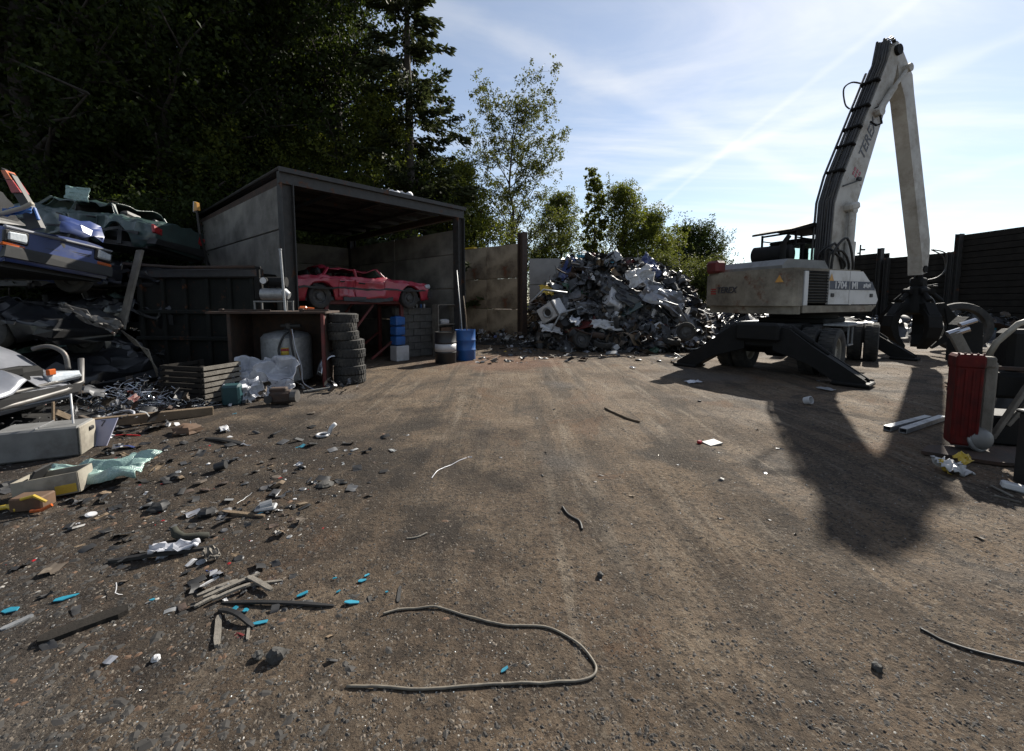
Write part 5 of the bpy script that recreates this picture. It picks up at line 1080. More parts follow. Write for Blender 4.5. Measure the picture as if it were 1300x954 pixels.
def heap(name, label, lobes, n, seed, smin, smax, drapes=0, wts=WT):
    rr = random.Random(seed)
    def h(x, y):
        v = 0
        for (cx, cy, rx, ry, hh) in lobes:
            d = math.hypot((x - cx) / rx, (y - cy) / ry)
            if d < 1: v = max(v, hh * (1 - d ** 2.3))
        return v * (1 + .30 * noise.noise((x * .55, y * .55, seed)) + .16 * noise.noise((x * 1.5, y * 1.5, seed + 4)))
    x0 = min(l[0] - l[2] for l in lobes); x1 = max(l[0] + l[2] for l in lobes); y0 = min(l[1] - l[3] for l in lobes); y1 = max(l[1] + l[3] for l in lobes)
    m = MB(); nx, ny_ = int((x1 - x0) / .18), int((y1 - y0) / .18)
    def fn(u, v):
        x = x0 + u * (x1 - x0); y = y0 + v * (y1 - y0); q = h(x, y)
        return (x, y, -.06 + max(0, q - .18) * (1 + .22 * noise.noise((x * 1.8, y * 1.8, 3))) + (.12 * noise.noise((x * 5, y * 5, 7)) if q > .2 else 0))
    m.grid(fn, nx, ny_)
    k = 0
    while k < n:
        x, y = rr.uniform(x0, x1), rr.uniform(y0, y1); q = h(x, y)
        if q < .04: continue
        # favour the flank that faces the yard
        if rr.random() > .35 + .65 * max(0, min(1, (y1 - y) / (y1 - y0))): continue
        s = smin + (smax - smin) * rr.random() ** 3.8; junk_piece(m, rr, (x, y, max(.04, q - .05 + rr.uniform(-.10, .16))), s, wts); k += 1
    for k in range(drapes):                          # crushed sheets lying over the heap
        x, y = rr.uniform(x0 + .5, x1 - .5), rr.uniform(y0 + .3, y0 + .7 * (y1 - y0))
        if h(x, y) < .3: continue
        m.cur = rr.choices(range(len(JM)), [34, 46, 6, 3, 8, 6, 1.5, .6, 0, 6, 0, 0, 0])[0]; t = rr.uniform(0, 3.14); sx, sy = rr.uniform(.5, 1.3), rr.uniform(.3, .8); sd = rr.uniform(0, 99); ct, st2 = math.cos(t), math.sin(t)
        def dr(u, v):
            a, b = (u - .5) * sx, (v - .5) * sy; X, Y = x + a * ct - b * st2, y + a * st2 + b * ct
            return (X, Y, max(.03, h(X, Y)) + .10 + .16 * noise.noise((u * 3 + sd, v * 3, 1)) + .10 * (1 - abs(noise.noise((u * 5 + sd, v * 5, 7))) * 2.5))
        m.grid(dr, 12, 9)
    o = m.build(name, JM, angle=30); return tag(o, label, 'scrap heap', kind='stuff')
heap('scrap_heap', 'tall mixed heap of scrap metal against the pale wall', [(3.4, 18.6, 3.1, 4.2, 3.3), (2.6, 17.8, 2.0, 3.4, 2.5), (5.7, 18.6, 2.7, 4.0, 3.2), (4.2, 15.9, 3.2, 2.0, 1.0)], 8500, 5, .06, .85, drapes=36)
heap('wall_litter', 'low pale rubbish along the foot of the rust-stained bay wall', [(-.6, 17.2, 1.1, .7, .45), (-1.5, 17.9, .8, .6, .4), (.3, 16.3, .8, .6, .45)], 420, 14, .05, .4, wts=[24, 26, 10, 14, 9, 10, .6, .6, .4, 6, 3, .3, .2])
heap('scrap_ridge', 'low ridge of scrap behind the excavator', [(9.4, 19.8, 3.8, 2.6, 1.35), (12.8, 21, 4.5, 2.5, 1.0)], 900, 6, .18, .8, wts=[62, 22, 4, 1.5, 8, 8, 1, .6, .4, 2, 2, .2, .2])
heap('scrap_bank', 'low bank of dark scrap along the sleeper wall', [(19.6, 19.5, 3.4, 4.6, 1.25), (17.0, 21.5, 3.8, 2.6, .9), (20.2, 13.0, 2.6, 4.5, 1.0)], 700, 7, .18, .9, wts=[60, 25, 7, 2, 6, 6, .5, .5, .2, 3, 1, .1, .1])
heap('scrap_litter', 'dark jumble of small scrap at the foot of the wrecks', [(-6.1, 6.7, 1.5, 1.1, .32), (-4.9, 7.4, 1.4, .8, .26), (-5.6, 5.3, 1.2, .9, .22), (-6.8, 5.7, 1.3, 1.2, .40), (-3.6, 8.0, .9, .5, .14)], 800, 8, .04, .30, wts=[62, 18, 4, 3, 8, 9, .4, .6, .3, 1.5, 3, .3, .1])

# pieces that stand out on the big heap
def HP(px, py, D): return W(px, py, D)
hg = 'large pieces on the scrap heap'
big = [
 ('torn_panel', 842, 378, 15.2, (R(65), R(25), R(10)), 1.7, .9, M_silvcar, 'large crumpled white car side on the right of the heap', .26),
 ('torn_panel', 812, 352, 15.9, (R(60), R(-10), R(30)), 1.2, .7, M_white, 'ragged white plastic-covered panel above the crumpled white car side', .24),
 ('torn_panel', 790, 372, 15.6, (R(55), R(30), R(-20)), 1.5, .8, M_blackcar, 'dark curved boot lid in the middle right of the heap', .12),
 ('torn_panel', 828, 338, 17.0, (R(50), R(50), R(10)), 1.1, .6, M_bluecar, 'dull blue-grey sheet standing up near the right top of the heap', .16),
 ('torn_panel', 742, 331, 17.8, (R(60), R(10), R(20)), .7, .5, M_cyan, 'pale blue plastic scrap on the very top of the heap', .18),
 ('torn_panel', 772, 330, 17.6, (R(62), R(-25), R(5)), 1.1, .5, M_galv, 'grey slanted sheet at the top of the heap', .06),
 ('torn_panel', 760, 360, 16.3, (R(60), R(30), R(40)), .9, .4, M_white, 'white twisted strip in the middle of the heap', .20),
 ('torn_panel', 694, 369, 16.0, (R(50), R(10), R(20)), .55, .4, M_yellow, 'yellow plastic scrap on the left of the heap', .12),
 ('torn_panel', 722, 366, 16.1, (R(55), R(10), R(60)), .6, .4, JM[8], 'green plastic scrap beside the yellow one on the heap', .12),
 ('torn_panel', 705, 395, 15.4, (R(50), R(20), R(-30)), .9, .5, M_galv, 'grey sheet low on the left of the heap', .15),
 ('torn_panel', 745, 392, 15.3, (R(60), R(0), R(30)), 1.0, .5, JM[1], 'dull steel panel in the lower middle of the heap', .16),
 ('torn_panel', 770, 414, 14.6, (R(30), R(10), R(10)), 1.1, .5, M_white, 'white rags of plastic along the foot of the heap', .16),
 ('torn_panel', 730, 408, 14.6, (R(35), R(-10), R(70)), .8, .4, M_film, 'pale film low at the left foot of the heap', .16),
 ('torn_panel', 815, 425, 14.4, (R(25), R(10), R(0)), .7, .4, M_brown, 'brown cardboard at the right foot of the heap', .10),
 ('torn_panel', 700, 418, 14.8, (R(30), R(10), R(20)), .8, .45, M_white, 'white sheet at the left foot of the heap beside the bay wall', .14)]
for i, (nm, px, py, D, rot, sx, sy, mt, lab, amp) in enumerate(big):
    o = crumple(nm, HP(px, py, D), rot, sx, sy, mt, lab, 'scrap', 30 + i * 2.7, amp, .01, 12); o['group'] = hg
for i, (px, py, D, rot, lab) in enumerate(((738, 432, 14.3, (R(70), 0, R(20)), 'tyre lying at the left foot of the scrap heap'), (871, 421, 14.0, (R(80), 0, R(-20)), 'pale-rimmed wheel at the right foot of the heap by the excavator'), (765, 437, 14.1, (R(8), R(6), 0), 'tyre lying flat at the middle foot of the heap'))):
    w = empty('loose_wheel', HP(px, py, D), rot, lab, 'wheel'); w.location.z = max(w.location.z, .12 if i == 2 else .3)
    for nm, me in (('tyre', CARW[0]), ('rim', CARW[1])):
        if i == 2 and nm == 'rim': continue
        o = bpy.data.objects.new(nm, me); COL.objects.link(o); o.parent = w
for i, (pts, lab) in enumerate(((((700, 420), (712, 398), (738, 390), (756, 402)), 'bent grey tube arching low over the left of the heap'), (((835, 380), (860, 388), (875, 412), (882, 425)), 'curved door frame tube on the right flank of the heap'), (((672, 385), (690, 368), (720, 372)), 'thin pale rod sticking out on the left of the heap'))):
    ww_ = [W(px, py, 14.7 + .25 * k) for k, (px, py) in enumerate(pts)]; m = MB(); m.tube([p - ww_[0] for p in ww_], .035, 6); o = tag(m.build('bent_tube', M_galv, smooth=True), lab, 'tube'); put(o, ww_[0])
# recognisable parts on the heap
def car_door(loc, rot, paint, label):
    t = empty('detached_panel', loc, rot, label, 'car part', hg); m = MB(); m.grid(lambda u, v: ((u - .5) * 1.05, .05 * math.sin(v * 3.1) + .03 * noise.noise((u * 4 + loc[0], v * 4, 2)), v * .58), 10, 6); solid(m.build('skin', paint, t, angle=30), .05)
    m = MB(); m.tube([(-.50, 0, .58), (-.36, .03, .98), (.36, .04, 1.0), (.50, 0, .58)], .03, 6); m.build('window_frame', paint, t)
    m = MB(); m.cbox((.36, -.06, .48), (.16, .03, .035), .008); m.build('handle', M_plastic, t)
for (px, py, D, rot, pt, lab) in ((718, 372, 16.2, (R(-60), R(15), R(20)), JM[1], 'grey car door lying on the left flank of the heap'), (800, 398, 15.2, (R(-40), R(-30), R(-10)), M_greencar, 'dark green car door low on the right of the heap'), (757, 345, 17.2, (R(-70), R(10), R(60)), M_silvcar, 'silver car door near the top of the heap'), (850, 402, 15.0, (R(-55), R(40), R(10)), M_blackcar, 'black car door on the right flank of the heap'), (735, 418, 14.7, (R(-65), R(-15), R(-25)), M_redpaint, 'dull red car door at the left foot of the heap')):
    car_door(W(px, py, D), rot, pt, lab)
def appliance(loc, rot, label):
    t = empty('washing_machine', loc, rot, label, 'appliance', hg); m = MB(); m.cbox((0, 0, .42), (.58, .52, .84), .03); m.build('case', M_white, t)
    m = MB(); m.lathe([(.19, 0), (.21, .02), (.17, .04), (.12, .0)], 20, TR((0, -.262, .42), (R(90), 0, 0))); m.build('door_ring', M_galv, t); m = MB(); m.cyl((0, -.262, .42), (0, -.268, .42), .15, 20); m.build('drum_hole', M_plastic, t)
    m = MB(); m.cbox((0, -.265, .77), (.54, .02, .09), .008); m.build('control_strip', M_grey, t)
appliance(W(776, 393, 15.4), (R(-35), R(30), R(15)), 'battered white washing machine tipped over in the middle of the heap'); appliance(W(690, 402, 15.6), (R(20), R(60), R(-20)), 'white appliance half buried on the left of the heap')
for k, (px, py, D, rot) in enumerate(((709, 383, 15.8, (R(60), R(20), 0)), (788, 412, 14.7, (R(75), 0, R(40))), (852, 432, 14.2, (R(15), R(10), 0)), (826, 366, 16.3, (R(55), R(-20), 0)))):
    w = empty('loose_wheel', W(px, py, D), rot, ('car wheel poking out of the left flank of the heap', 'car wheel standing near the middle foot of the heap', 'car wheel lying at the right foot of the heap', 'car wheel high on the right of the heap')[k], 'wheel', hg); w.location.z = max(w.location.z, .15)
    for nm, me in (('tyre', CARW[0]), ('rim', CARW[1])):
        o = bpy.data.objects.new(nm, me); COL.objects.link(o); o.parent = w
for k, (px, py, D, rz, lab) in enumerate(((728, 350, 16.9, .4, 'rusty exhaust with silencer on the upper left of the heap'), (806, 372, 15.8, -.5, 'rusty exhaust lying across the right of the heap'), (758, 426, 14.3, .1, 'rusty exhaust at the foot of the heap'))):
    m = MB(); m.tube(cr([(-.8, 0, .1), (-.4, .05, .0), (-.2, 0, 0)]), .03, 8); m.lathe([(.03, 0), (.11, .03), (.11, .42), (.03, .45)], 12, TR((-.2, 0, 0), (0, R(90), 0))); m.tube(cr([(.25, 0, 0), (.5, .05, .08), (.8, 0, .25)]), .03, 8); o = tag(m.build('exhaust_pipe', M_rusty, angle=40), lab, 'car part', hg); put(o, W(px, py, D), (R(20), R(10), rz))
# scrap on the shed roof
for i, (x, y, lab, mt) in enumerate(((3.1, .5, 'crumpled pale sheet lying on the shed roof', M_film), (3.6, .8, 'dark crumpled rubbish on the shed roof beside the pale sheet', M_plastic))):
    crumple('roof_rubbish', S(x, y, SH + .17), (R(10), 0, SA), .9, .5, mt, lab, 'rubbish', 61 + i, .16, .006, 12)

# ------------------------------------------------------------------ large ring behind the grapple
m = MB(); m.lathe([(.62, -.14), (.80, -.16), (.86, 0), (.80, .16), (.62, .14)], 32, cap=False); m.lathe([(.62, .14), (.6, 0), (.62, -.14)], 32, cap=False)
o = tag(m.build('large_tyre', M_rubber, smooth=True), 'big worn tyre standing on edge behind the grapple', 'tyre'); put(o, W(1218, 425, 14.8), (R(82), R(0), R(-25))); o.location.z = .82

# ------------------------------------------------------------------ right foreground
M_redold = mat('red_paint_burnt', (.12, .008, .006), (.06, .006, .005), 6, .7, spec=.2, dirt=.35, rust=.1, dirtc=(.03, .02, .015), dscale=3)
rb = empty('red_housing', GG(1226, 578) + Vector((.05, .12, 0)), (0, 0, R(-30)), 'red ribbed steel housing standing on a plate at the right', 'machine part')
rb.scale = (.66, .66, 1)
m = MB(); m.cbox((0, 0, .56), (.34, .34, 1.0), .02); m.cbox((0, 0, .98), (.36, .36, .14), .02); m.warp(lambda p: p + Vector((.02 * noise.noise(p * 4), .02 * noise.noise(p * 4 + Vector((5, 0, 0))), 0))); m.build('housing', M_redold, rb)
for i in range(4): m = MB(); m.cbox((-.135 + i * .09, -.178, .53), (.035, .012, .74), .005); m.build('rib', M_redold, rb)
for i in range(5): m = MB(); m.cbox((-.15 + i * .075, -.15, 1.068), (.03, .03, .02), .006); m.build('tooth', M_redpaint, rb)
m = MB(); m.cbox((.27, .05, .52), (.17, .24, .95), .03); m.cbox((.25, .0, .98), (.14, .2, .12), .02); m.build('grey_column', M_woodg, rb)
rz = rb.location.z
pt_ = empty('steel_plate', GG(1250, 585) + Vector((.12, .1, 0)), (0, 0, R(-12)), 'dark scorched steel plate lying under the red housing', 'plate')
m = MB(); m.add([(-.62, -.05, .015), (-.1, -.28, .015), (.75, -.26, .015), (.75, .35, .015), (-.4, .2, .015), (-.62, -.05, .05), (-.1, -.28, .05), (.75, -.26, .05), (.75, .35, .05), (-.4, .2, .05)], [(4, 3, 2, 1, 0), (5, 6, 7, 8, 9)] + [(i, (i + 1) % 5, (i + 1) % 5 + 5, i + 5) for i in range(5)]); m.build('plate', M_rusty, pt_)
rb.location.z = rz + .045
lm = empty('glass_dome', GG(1234, 574) + Vector((-.02, -.05, .19)), (R(75), 0, R(10)), 'round grey lamp glass propped against the red housing', 'lamp')
m = MB(); m.lathe([(.13, -.03), (.15, 0), (.15, .02), (.135, .035)], 24); m.build('rim', M_galv, lm, angle=40); m = MB(); m.lathe([(.13, .03), (.115, .07), (.08, .10), (.04, .115), (.001, .118)], 24, cap=False); m.build('lens', M_grey, lm, smooth=True)
# old machine frame to the right of the housing
fr = empty('machine_frame', GG(1275, 575) + Vector((.15, .45, 0)), (0, 0, R(-20)), 'dark old machine frame of plates, struts and levers at the right edge', 'machine')
m = MB(); m.cbox((-.12, .1, .7), (.14, .22, 1.4), .02); m.prism([(-.26, .95), (-.02, .95), (-.05, 1.42), (-.18, 1.5), (-.26, 1.4)], -.06, .16); m.build('upright', M_blackm, fr)
m = MB(); m.beam((-.34, -.12, 1.32), (.0, -.1, .62), .05, .11); m.build('lever', M_woodg, fr)
m = MB(); m.tube([(.05, .05, .95), (.12, .0, 1.2), (.28, -.02, 1.42), (.5, 0, 1.52)], .035, 6); m.build('curved_handle', M_beige, fr, smooth=True)
m = MB(); m.beam((-.35, -.1, .92), (.55, -.1, .9), .045, .045); m.build('chain_bar', M_rusty, fr)
m = MB(); m.cyl((-.38, -.1, 1.28), (-.2, -.1, 1.36), .045, 10); m.cyl((-.3, -.14, 1.4), (-.14, -.1, 1.46), .03, 8); m.build('fitting', M_chrome, fr)
m = MB(); m.beam((.05, -.2, .1), (.4, -.2, .95), .07, .04); m.beam((.2, -.15, .25), (.55, -.18, .9), .05, .04); m.build('strut', M_woodg, fr)
m = MB(); m.cbox((.22, .1, .18), (.6, .5, .34), .02); m.build('base', M_blackm, fr)
m = MB(); m.cbox((.25, .05, .70), (.34, .3, .30), .04); m.cbox((.42, .2, 1.1), (.3, .3, .5), .05); m.build('gear_case', M_blackm, fr)
db = empty('dark_crate', GG(1338, 640) + Vector((.36, .22, 0)), (0, 0, R(-8)), 'black box cut off by the right edge of the picture', 'box')
m = MB(); m.cbox((0, 0, .34), (.42, .42, .66), .015); m.build('case', M_plastic, db); m = MB(); m.cbox((0, 0, .68), (.45, .45, .03), .01); m.build('lid', M_plastic, db)
heap('machine_litter', 'dark tangle of small metal parts round the old machine at the right edge', [(7.5, 6.0, .9, .7, .85), (8.6, 7.0, 1.2, .9, .8)], 420, 12, .05, .4, wts=[70, 22, 3, .5, 8, 5, .2, .4, .1, 1, 1, .1, 0])
# aluminium channels
for i, (pa, pb, lab) in enumerate((((1126, 547), (1178, 533), 'shorter aluminium channel lying behind the longer one'), ((1146, 550), (1196, 533), 'longer aluminium channel lying nearer the red housing'))):
    a, b_ = GG(*pa), GG(*pb); m = MB(); d = b_ - a; yaw = math.atan2(d.y, d.x); L_ = d.length
    for (c, dd) in (((L_ / 2, 0, .008), (L_, .08, .006)), ((L_ / 2, -.038, .035), (L_, .006, .055)), ((L_ / 2, .038, .035), (L_, .006, .055)), ((L_ / 2, 0, .063), (L_, .08, .006))): m.box(c, dd)
    o = tag(m.build('aluminium_channel', M_galv), lab, 'metal channel'); put(o, a, (0, 0, yaw))
crumple('packaging', GG(1215, 602) + Vector((0, .05, .07)), (R(25), R(12), R(10)), .30, .2, M_white, 'crumpled white and blue packet lying before the red housing', 'packet', 71, .09, .004, 10)
crumple('packaging', GG(1205, 600) + Vector((-.03, .03, .06)), (R(70), R(10), R(60)), .14, .12, M_yellow, 'yellow flap of packaging at the left end of the white packet', 'packet', 73, .05, .004, 8)
crumple('packaging', GG(1226, 592) + Vector((0, .03, .08)), (R(35), R(-10), R(20)), .16, .12, M_yellow, 'yellow torn wrapper on top of the white packet', 'packet', 75, .04, .004, 8)
m = MB(); m.cbox((0, 0, .04), (.17, .08, .06), .012); o = tag(m.build('white_block', M_white), 'white block lying in the shade beside the black box', 'block'); put(o, GG(1287, 622), (0, R(8), R(-38)))
for i, (pa, pb, lab) in enumerate((((1258, 618), (1285, 632), 'thin pale stick in the shade near the white block'), ((1262, 630), (1296, 640), 'second thin stick in the shade, nearer the edge'))):
    a, b_ = GG(*pa), GG(*pb); m = MB(); m.beam((0, 0, .012), b_ - a + Vector((0, 0, .012)), .02, .014); o = tag(m.build('thin_stick', M_woodg), lab, 'stick'); put(o, a)

# ------------------------------------------------------------------ loose things on the ground
def path_tube(name, pxs, r, mtl, label, cat, n=8, up=None, sm=10):
    P = [GG(*p) for p in pxs]; pts = []
    for i in range(len(P) - 1):
        p_1, p0, p1, p2 = P[max(0, i - 1)], P[i], P[i + 1], P[min(len(P) - 1, i + 2)]
        for k in range(sm):
            t = k / sm; q = .5 * ((2 * p0) + (-p_1 + p1) * t + (2 * p_1 - 5 * p0 + 4 * p1 - p2) * t * t + (-p_1 + 3 * p0 - 3 * p1 + p2) * t ** 3); q.z = gz(q.x, q.y) + r * (1.0 if up is None else up); pts.append(q)
    pts.append(P[-1] + Vector((0, 0, r))); o0 = pts[0].copy(); m = MB(); m.tube([p - o0 for p in pts], r, n); o = tag(m.build(name, mtl, smooth=True), label, cat); put(o, o0); return o
path_tube('cable', [(486, 778), (515, 771), (555, 770), (600, 781), (640, 790), (690, 792), (722, 806), (748, 828), (757, 845), (745, 857), (700, 862), (620, 866), (540, 872), (440, 868)], .006, M_cable, 'long pale cable snaking over the dirt in the foreground', 'cable', up=1.25)
path_tube('rubber_hose', [(714, 645), (722, 655), (735, 662), (739, 672)], .009, M_plastic, 'short curved black hose on the open dirt in the middle', 'hose')
path_tube('bent_wire', [(1168, 803), (1205, 820), (1250, 835), (1300, 847)], .006, M_plastic, 'thin black wire curving to the right edge of the ground', 'wire')
path_tube('twig', [(516, 684), (530, 682), (542, 677)], .006, M_woodg, 'short pale twig right of the blue plastic bits', 'twig')
path_tube('pale_stick', [(768, 520), (785, 528), (812, 537)], .016, M_wood, 'pale bowed stick lying left of the excavator shadow', 'stick')
path_tube('pale_rod', [(548, 608), (556, 599), (578, 588), (592, 582)], .004, M_film, 'thin white strip lying on the middle of the yard', 'strip')
def flat(name, pa, pb, w, t, mtl, label, cat, bow=0., up=0.004, splay=0.):
    a, b_ = GG(*pa), GG(*pb); d = b_ - a; L_ = d.length; yaw = math.atan2(d.y, d.x); m = MB(); sd = (pa[0] * 7 + pb[1]) % 97
    n = 8; vs = []; fs = []
    for i in range(n + 1):
        u = i / n; x = u * L_; z = bow * math.sin(u * math.pi); ww_ = w * (.5 + .08 * noise.noise((u * 5, sd, 0))) * (1 - (.45 * (u > .93 or u < .04))); dy = .04 * w * noise.noise((u * 6, sd, 5)) + splay * u * u
        vs += [(x, dy - ww_, z), (x, dy + ww_, z), (x, dy + ww_ * .92, z + t), (x, dy - ww_ * .92, z + t)]
    for i in range(n):
        for k in range(4): fs.append((i * 4 + k, i * 4 + (k + 1) % 4, (i + 1) * 4 + (k + 1) % 4, (i + 1) * 4 + k))
    fs += [(3, 2, 1, 0), (n * 4, n * 4 + 1, n * 4 + 2, n * 4 + 3)]; m.add(vs, [f[::-1] for f in fs]); o = tag(m.build(name, mtl), label, cat)
    zz = max(gz(a.x, a.y), gz(b_.x, b_.y), gz((a.x + b_.x) / 2, (a.y + b_.y) / 2)); put(o, Vector((a.x, a.y, zz + up - .01)), (0, 0, yaw)); return o
flat('plank', (48, 816), (163, 774), .09, .025, M_woodd, 'dark charred plank lying at the lower left', 'plank', .0)
flat('trim_strip', (282, 764), (424, 768), .022, .012, M_plastic, 'long glossy black trim strip lying across the wood splinters', 'trim', .012)
flat('trim_strip', (0, 798), (42, 779), .035, .015, M_galv, 'grey trim strip at the lower left edge', 'trim')
for i, (pa, pb, w, lab) in enumerate((((250, 755), (302, 735), .05, 'broadest pale splintered lath in the middle of the wood bundle'), ((258, 760), (330, 729), .045, 'longest weathered lath in the splintered wood bundle'), ((270, 765), (318, 745), .04, 'grey splinter at the lower edge of the wood bundle'), ((305, 745), (358, 737), .03, 'dark grey splinter at the right tip of the wood bundle'), ((247, 772), (275, 758), .035, 'short grey splinter at the lower left of the wood bundle'), ((315, 735), (345, 752), .05, 'grey lath crossing the right end of the wood bundle'), ((248, 748), (278, 731), .014, 'thin white splinter above the wood bundle'))):
    flat('wood_splinter', pa, pb, w * .62, .012, (M_woodg, M_white)[i == 6], lab, 'wood', .004, .004 + .012 * (i % 3)); 
flat('wood_stick', (275, 820), (278, 782), .03, .018, M_woodg, 'short upright-lying batten below the wood bundle', 'stick')
flat('wood_stick', (314, 812), (316, 795), .014, .012, M_woodg, 'small stick to the right of the short batten', 'stick')
flat('bent_strip', (278, 774), (322, 796), .025, .014, M_plastic, 'bent dark strip below the black trim', 'strip', .03)
flat('wood_stick', (283, 652), (336, 658), .035, .022, M_wood, 'light brown batten lying beside the black lump', 'stick')
flat('wood_stick', (106, 603), (175, 594), .05, .03, M_woodg, 'pale board end sticking out behind the windscreen', 'stick')
flat('white_strip', (165, 580), (213, 574), .03, .012, M_white, 'white plastic strip lying behind the open ground at left', 'strip')
flat('red_strip', (144, 556), (178, 556), .025, .012, M_redlens, 'small red strip near the timber beam', 'strip', .01)
flat('dark_strip', (505, 762), (508, 742), .02, .01, M_steel, 'short dark metal strip by the end of the cable', 'strip')
flat('dark_bumper', (138, 712), (252, 706), .035, .02, M_plastic, 'curved black bumper strip lying on the left of the yard', 'car part', .02, .004, .10)
flat('dark_bumper', (262, 560), (310, 568), .06, .02, M_plastic, 'flat dark piece in the litter below the timber beam', 'car part', .02)
crumple('plastic_film', GG(222, 702) + Vector((0, 0, .05)), (R(8), R(4), R(25)), .26, .08, M_film, 'whitish torn film lying behind the black bumper strip', 'film', 81, .05, .004, 10)
crumple('plastic_film', GG(268, 707) + Vector((0, 0, .04)), (R(10), 0, R(-40)), .14, .07, M_woodg, 'torn grey fibre mat at the right end of the black bumper strip', 'film', 83, .05, .004, 8)
m = MB(); m.tube([(-.13, .02, .07), (-.10, 0, .035), (-.02, -.03, .025), (.08, -.02, .025), (.13, 0, .03)], [.02, .03, .026, .03, .018], 8); o = tag(m.build('curved_pad', M_moss, smooth=True), 'dark curved pad with a mossy patch on the left of the yard', 'car part'); put(o, GG(242, 684))
def lump(px, py, r, mtl, label, cat, seed, sq=.7):
    m = MB(); n = 8; rings = []
    for i in range(1, n):
        for k in range(12):
            th = math.pi * i / n; ph = 2 * math.pi * k / 12; d = Vector((math.sin(th) * math.cos(ph), math.sin(th) * math.sin(ph), math.cos(th)))
            rings.append(d * r * (1 + .45 * noise.noise(d * 1.6 + Vector((seed, 0, 0))) + .15 * noise.noise(d * 5 + Vector((seed, 0, 0)))))
    vs = [(p.x, p.y, p.z * sq) for p in rings] + [(0, 0, r * sq), (0, 0, -r * sq)]; fs = [(i * 12 + k, (i + 1) * 12 + k, (i + 1) * 12 + (k + 1) % 12, i * 12 + (k + 1) % 12) for i in range(n - 2) for k in range(12)]
    fs += [(84, k, (k + 1) % 12) for k in range(12)] + [(85, 72 + (k + 1) % 12, 72 + k) for k in range(12)]; m.add(vs, fs); o = tag(m.build('lump', mtl, angle=25), label, cat); put(o, GG(px, py) + Vector((0, 0, r * sq * .55)), (0, 0, seed)); return o
lump(351, 834, .038, M_rock, 'dark angular stone in the foreground below the wood bundle', 'stone', 1.2, .9)
lump(328, 832, .024, M_rock, 'smaller dark stone just left of the angular one', 'stone', 2.2, .8)
lump(762, 728, .02, M_rock, 'small black stone alone on the open dirt', 'stone', 3.2, .9)
lump(264, 655, .065, M_plastic, 'black plastic lump beside the light brown batten', 'lump', 4.1, .6)
lump(203, 648, .075, M_plastic, 'wide black torn lump left of the black plastic one', 'lump', 5.1, .5)
lump(198, 834, .018, M_white, 'small white crumb of foam in the foreground', 'rubbish', 6.1, .8)
lump(1113, 848, .022, M_rock, 'small dark stone in the lower right foreground', 'stone', 7.1, .8)
lump(238, 552, .15, M_brown, 'rust-brown torn sack in the litter by the timber beam', 'sack', 8.1, .45)
lump(412, 620, .07, M_rock, 'black sooty clod at the edge of the open yard', 'clod', 9.1, .35)
m = MB(); m.cyl((0, 0, .0), (.09, .02, .02), .04, 16); o = tag(m.build('black_cup', M_plastic, angle=40), 'black plastic cup lying on its side on the left of the yard', 'cup'); put(o, GG(274, 601) + Vector((0, 0, .04)))
m = MB(); m.cbox((0, 0, .03), (.15, .10, .03), .012); m.cyl((-.04, 0, .04), (.04, .02, .05), .035, 12); o = tag(m.build('lamp_unit', M_galv), 'silvery lamp unit lying on a black base near the light brown batten', 'car part'); put(o, GG(338, 651), (0, 0, .3))
m = MB(); m.tube([(.07 * math.cos(t_ * .55), .07 * math.sin(t_ * .55), .02) for t_ in range(12)], .016, 6); m.tube([(.06, .03, .02), (.08, .06, .09), (.13, .07, .14)], .026, 8); o = tag(m.build('ring_fitting', M_white, smooth=True), 'white ring fitting with a bent spout on the ground', 'fitting'); put(o, GG(410, 556))
m = MB(); m.lathe([(.06, 0), (.065, .10), (.055, .105), (.05, .02)], 16); o = tag(m.build('white_tub', M_white, angle=40), 'small white tub in the excavator shadow', 'tub'); put(o, GG(1022, 512) + Vector((0, 0, .05)), (R(70), 0, .4))
m = MB(); m.cbox((0, 0, .015), (.20, .14, .02), .005); o = tag(m.build('grey_tile', M_grey), 'flat grey tile on the dirt left of the excavator shadow', 'tile'); put(o, GG(904, 563), (R(4), R(-3), .4))
m = MB(); m.cbox((0, 0, .02), (.06, .05, .035), .01); o = tag(m.build('red_scrap', M_redlens), 'tiny red scrap left of the grey tile', 'scrap'); put(o, GG(888, 563), (0, 0, .7))
for (px, py, l, mt, lab) in ((285, 549, .22, M_white, 'oval white plate in the litter near the timber beam'), (1048, 495, .3, M_galv, 'pale strip on the ground before the right stabiliser'), (880, 486, .35, M_film, 'white strip on the ground by the left stabiliser foot'), (803, 468, .18, M_film, 'white scrap on the ground before the scrap heap')):
    crumple('scrap_piece', GG(px, py, .03), (R(6), 0, px), l, l * .45, mt, lab, 'scrap', px * .1, .03, .005, 6)
cy = [(84, 757, .12, .05, .5), (14, 773, .10, .05, .2), (296, 774, .07, .04, 1.1), (312, 774, .05, .035, 2.0), (331, 791, .09, .025, .35), (447, 764, .10, .045, .15), (384, 755, .07, .035, .5), (466, 730, .05, .02, 1.0), (460, 737, .06, .03, .4), (430, 750, .035, .015, .8), (491, 751, .02, .015, .1), (641, 846, .05, .02, .6), (425, 735, .03, .012, .3), (193, 762, .03, .02, .9)]
cl_ = ['largest bright blue plastic shard, near the left edge', 'blue plastic shard cut off by the left edge', 'blue plastic shard just below the black trim strip', 'smaller blue shard right of the one below the black trim', 'slim blue shard at the end of the bent dark strip', 'flat bright blue shard above the end of the cable', 'blue shard resting over the middle of the black trim', 'narrow blue shard farthest back near the cable end', 'blue shard beside the narrow one farthest back', 'tiny blue chip left of the flat blue shard', 'tiny blue dot beside the dark metal strip', 'small blue chip inside the curve of the long cable', 'thin blue sliver near the far blue shards', 'tiny blue chip between the plank and the wood bundle']
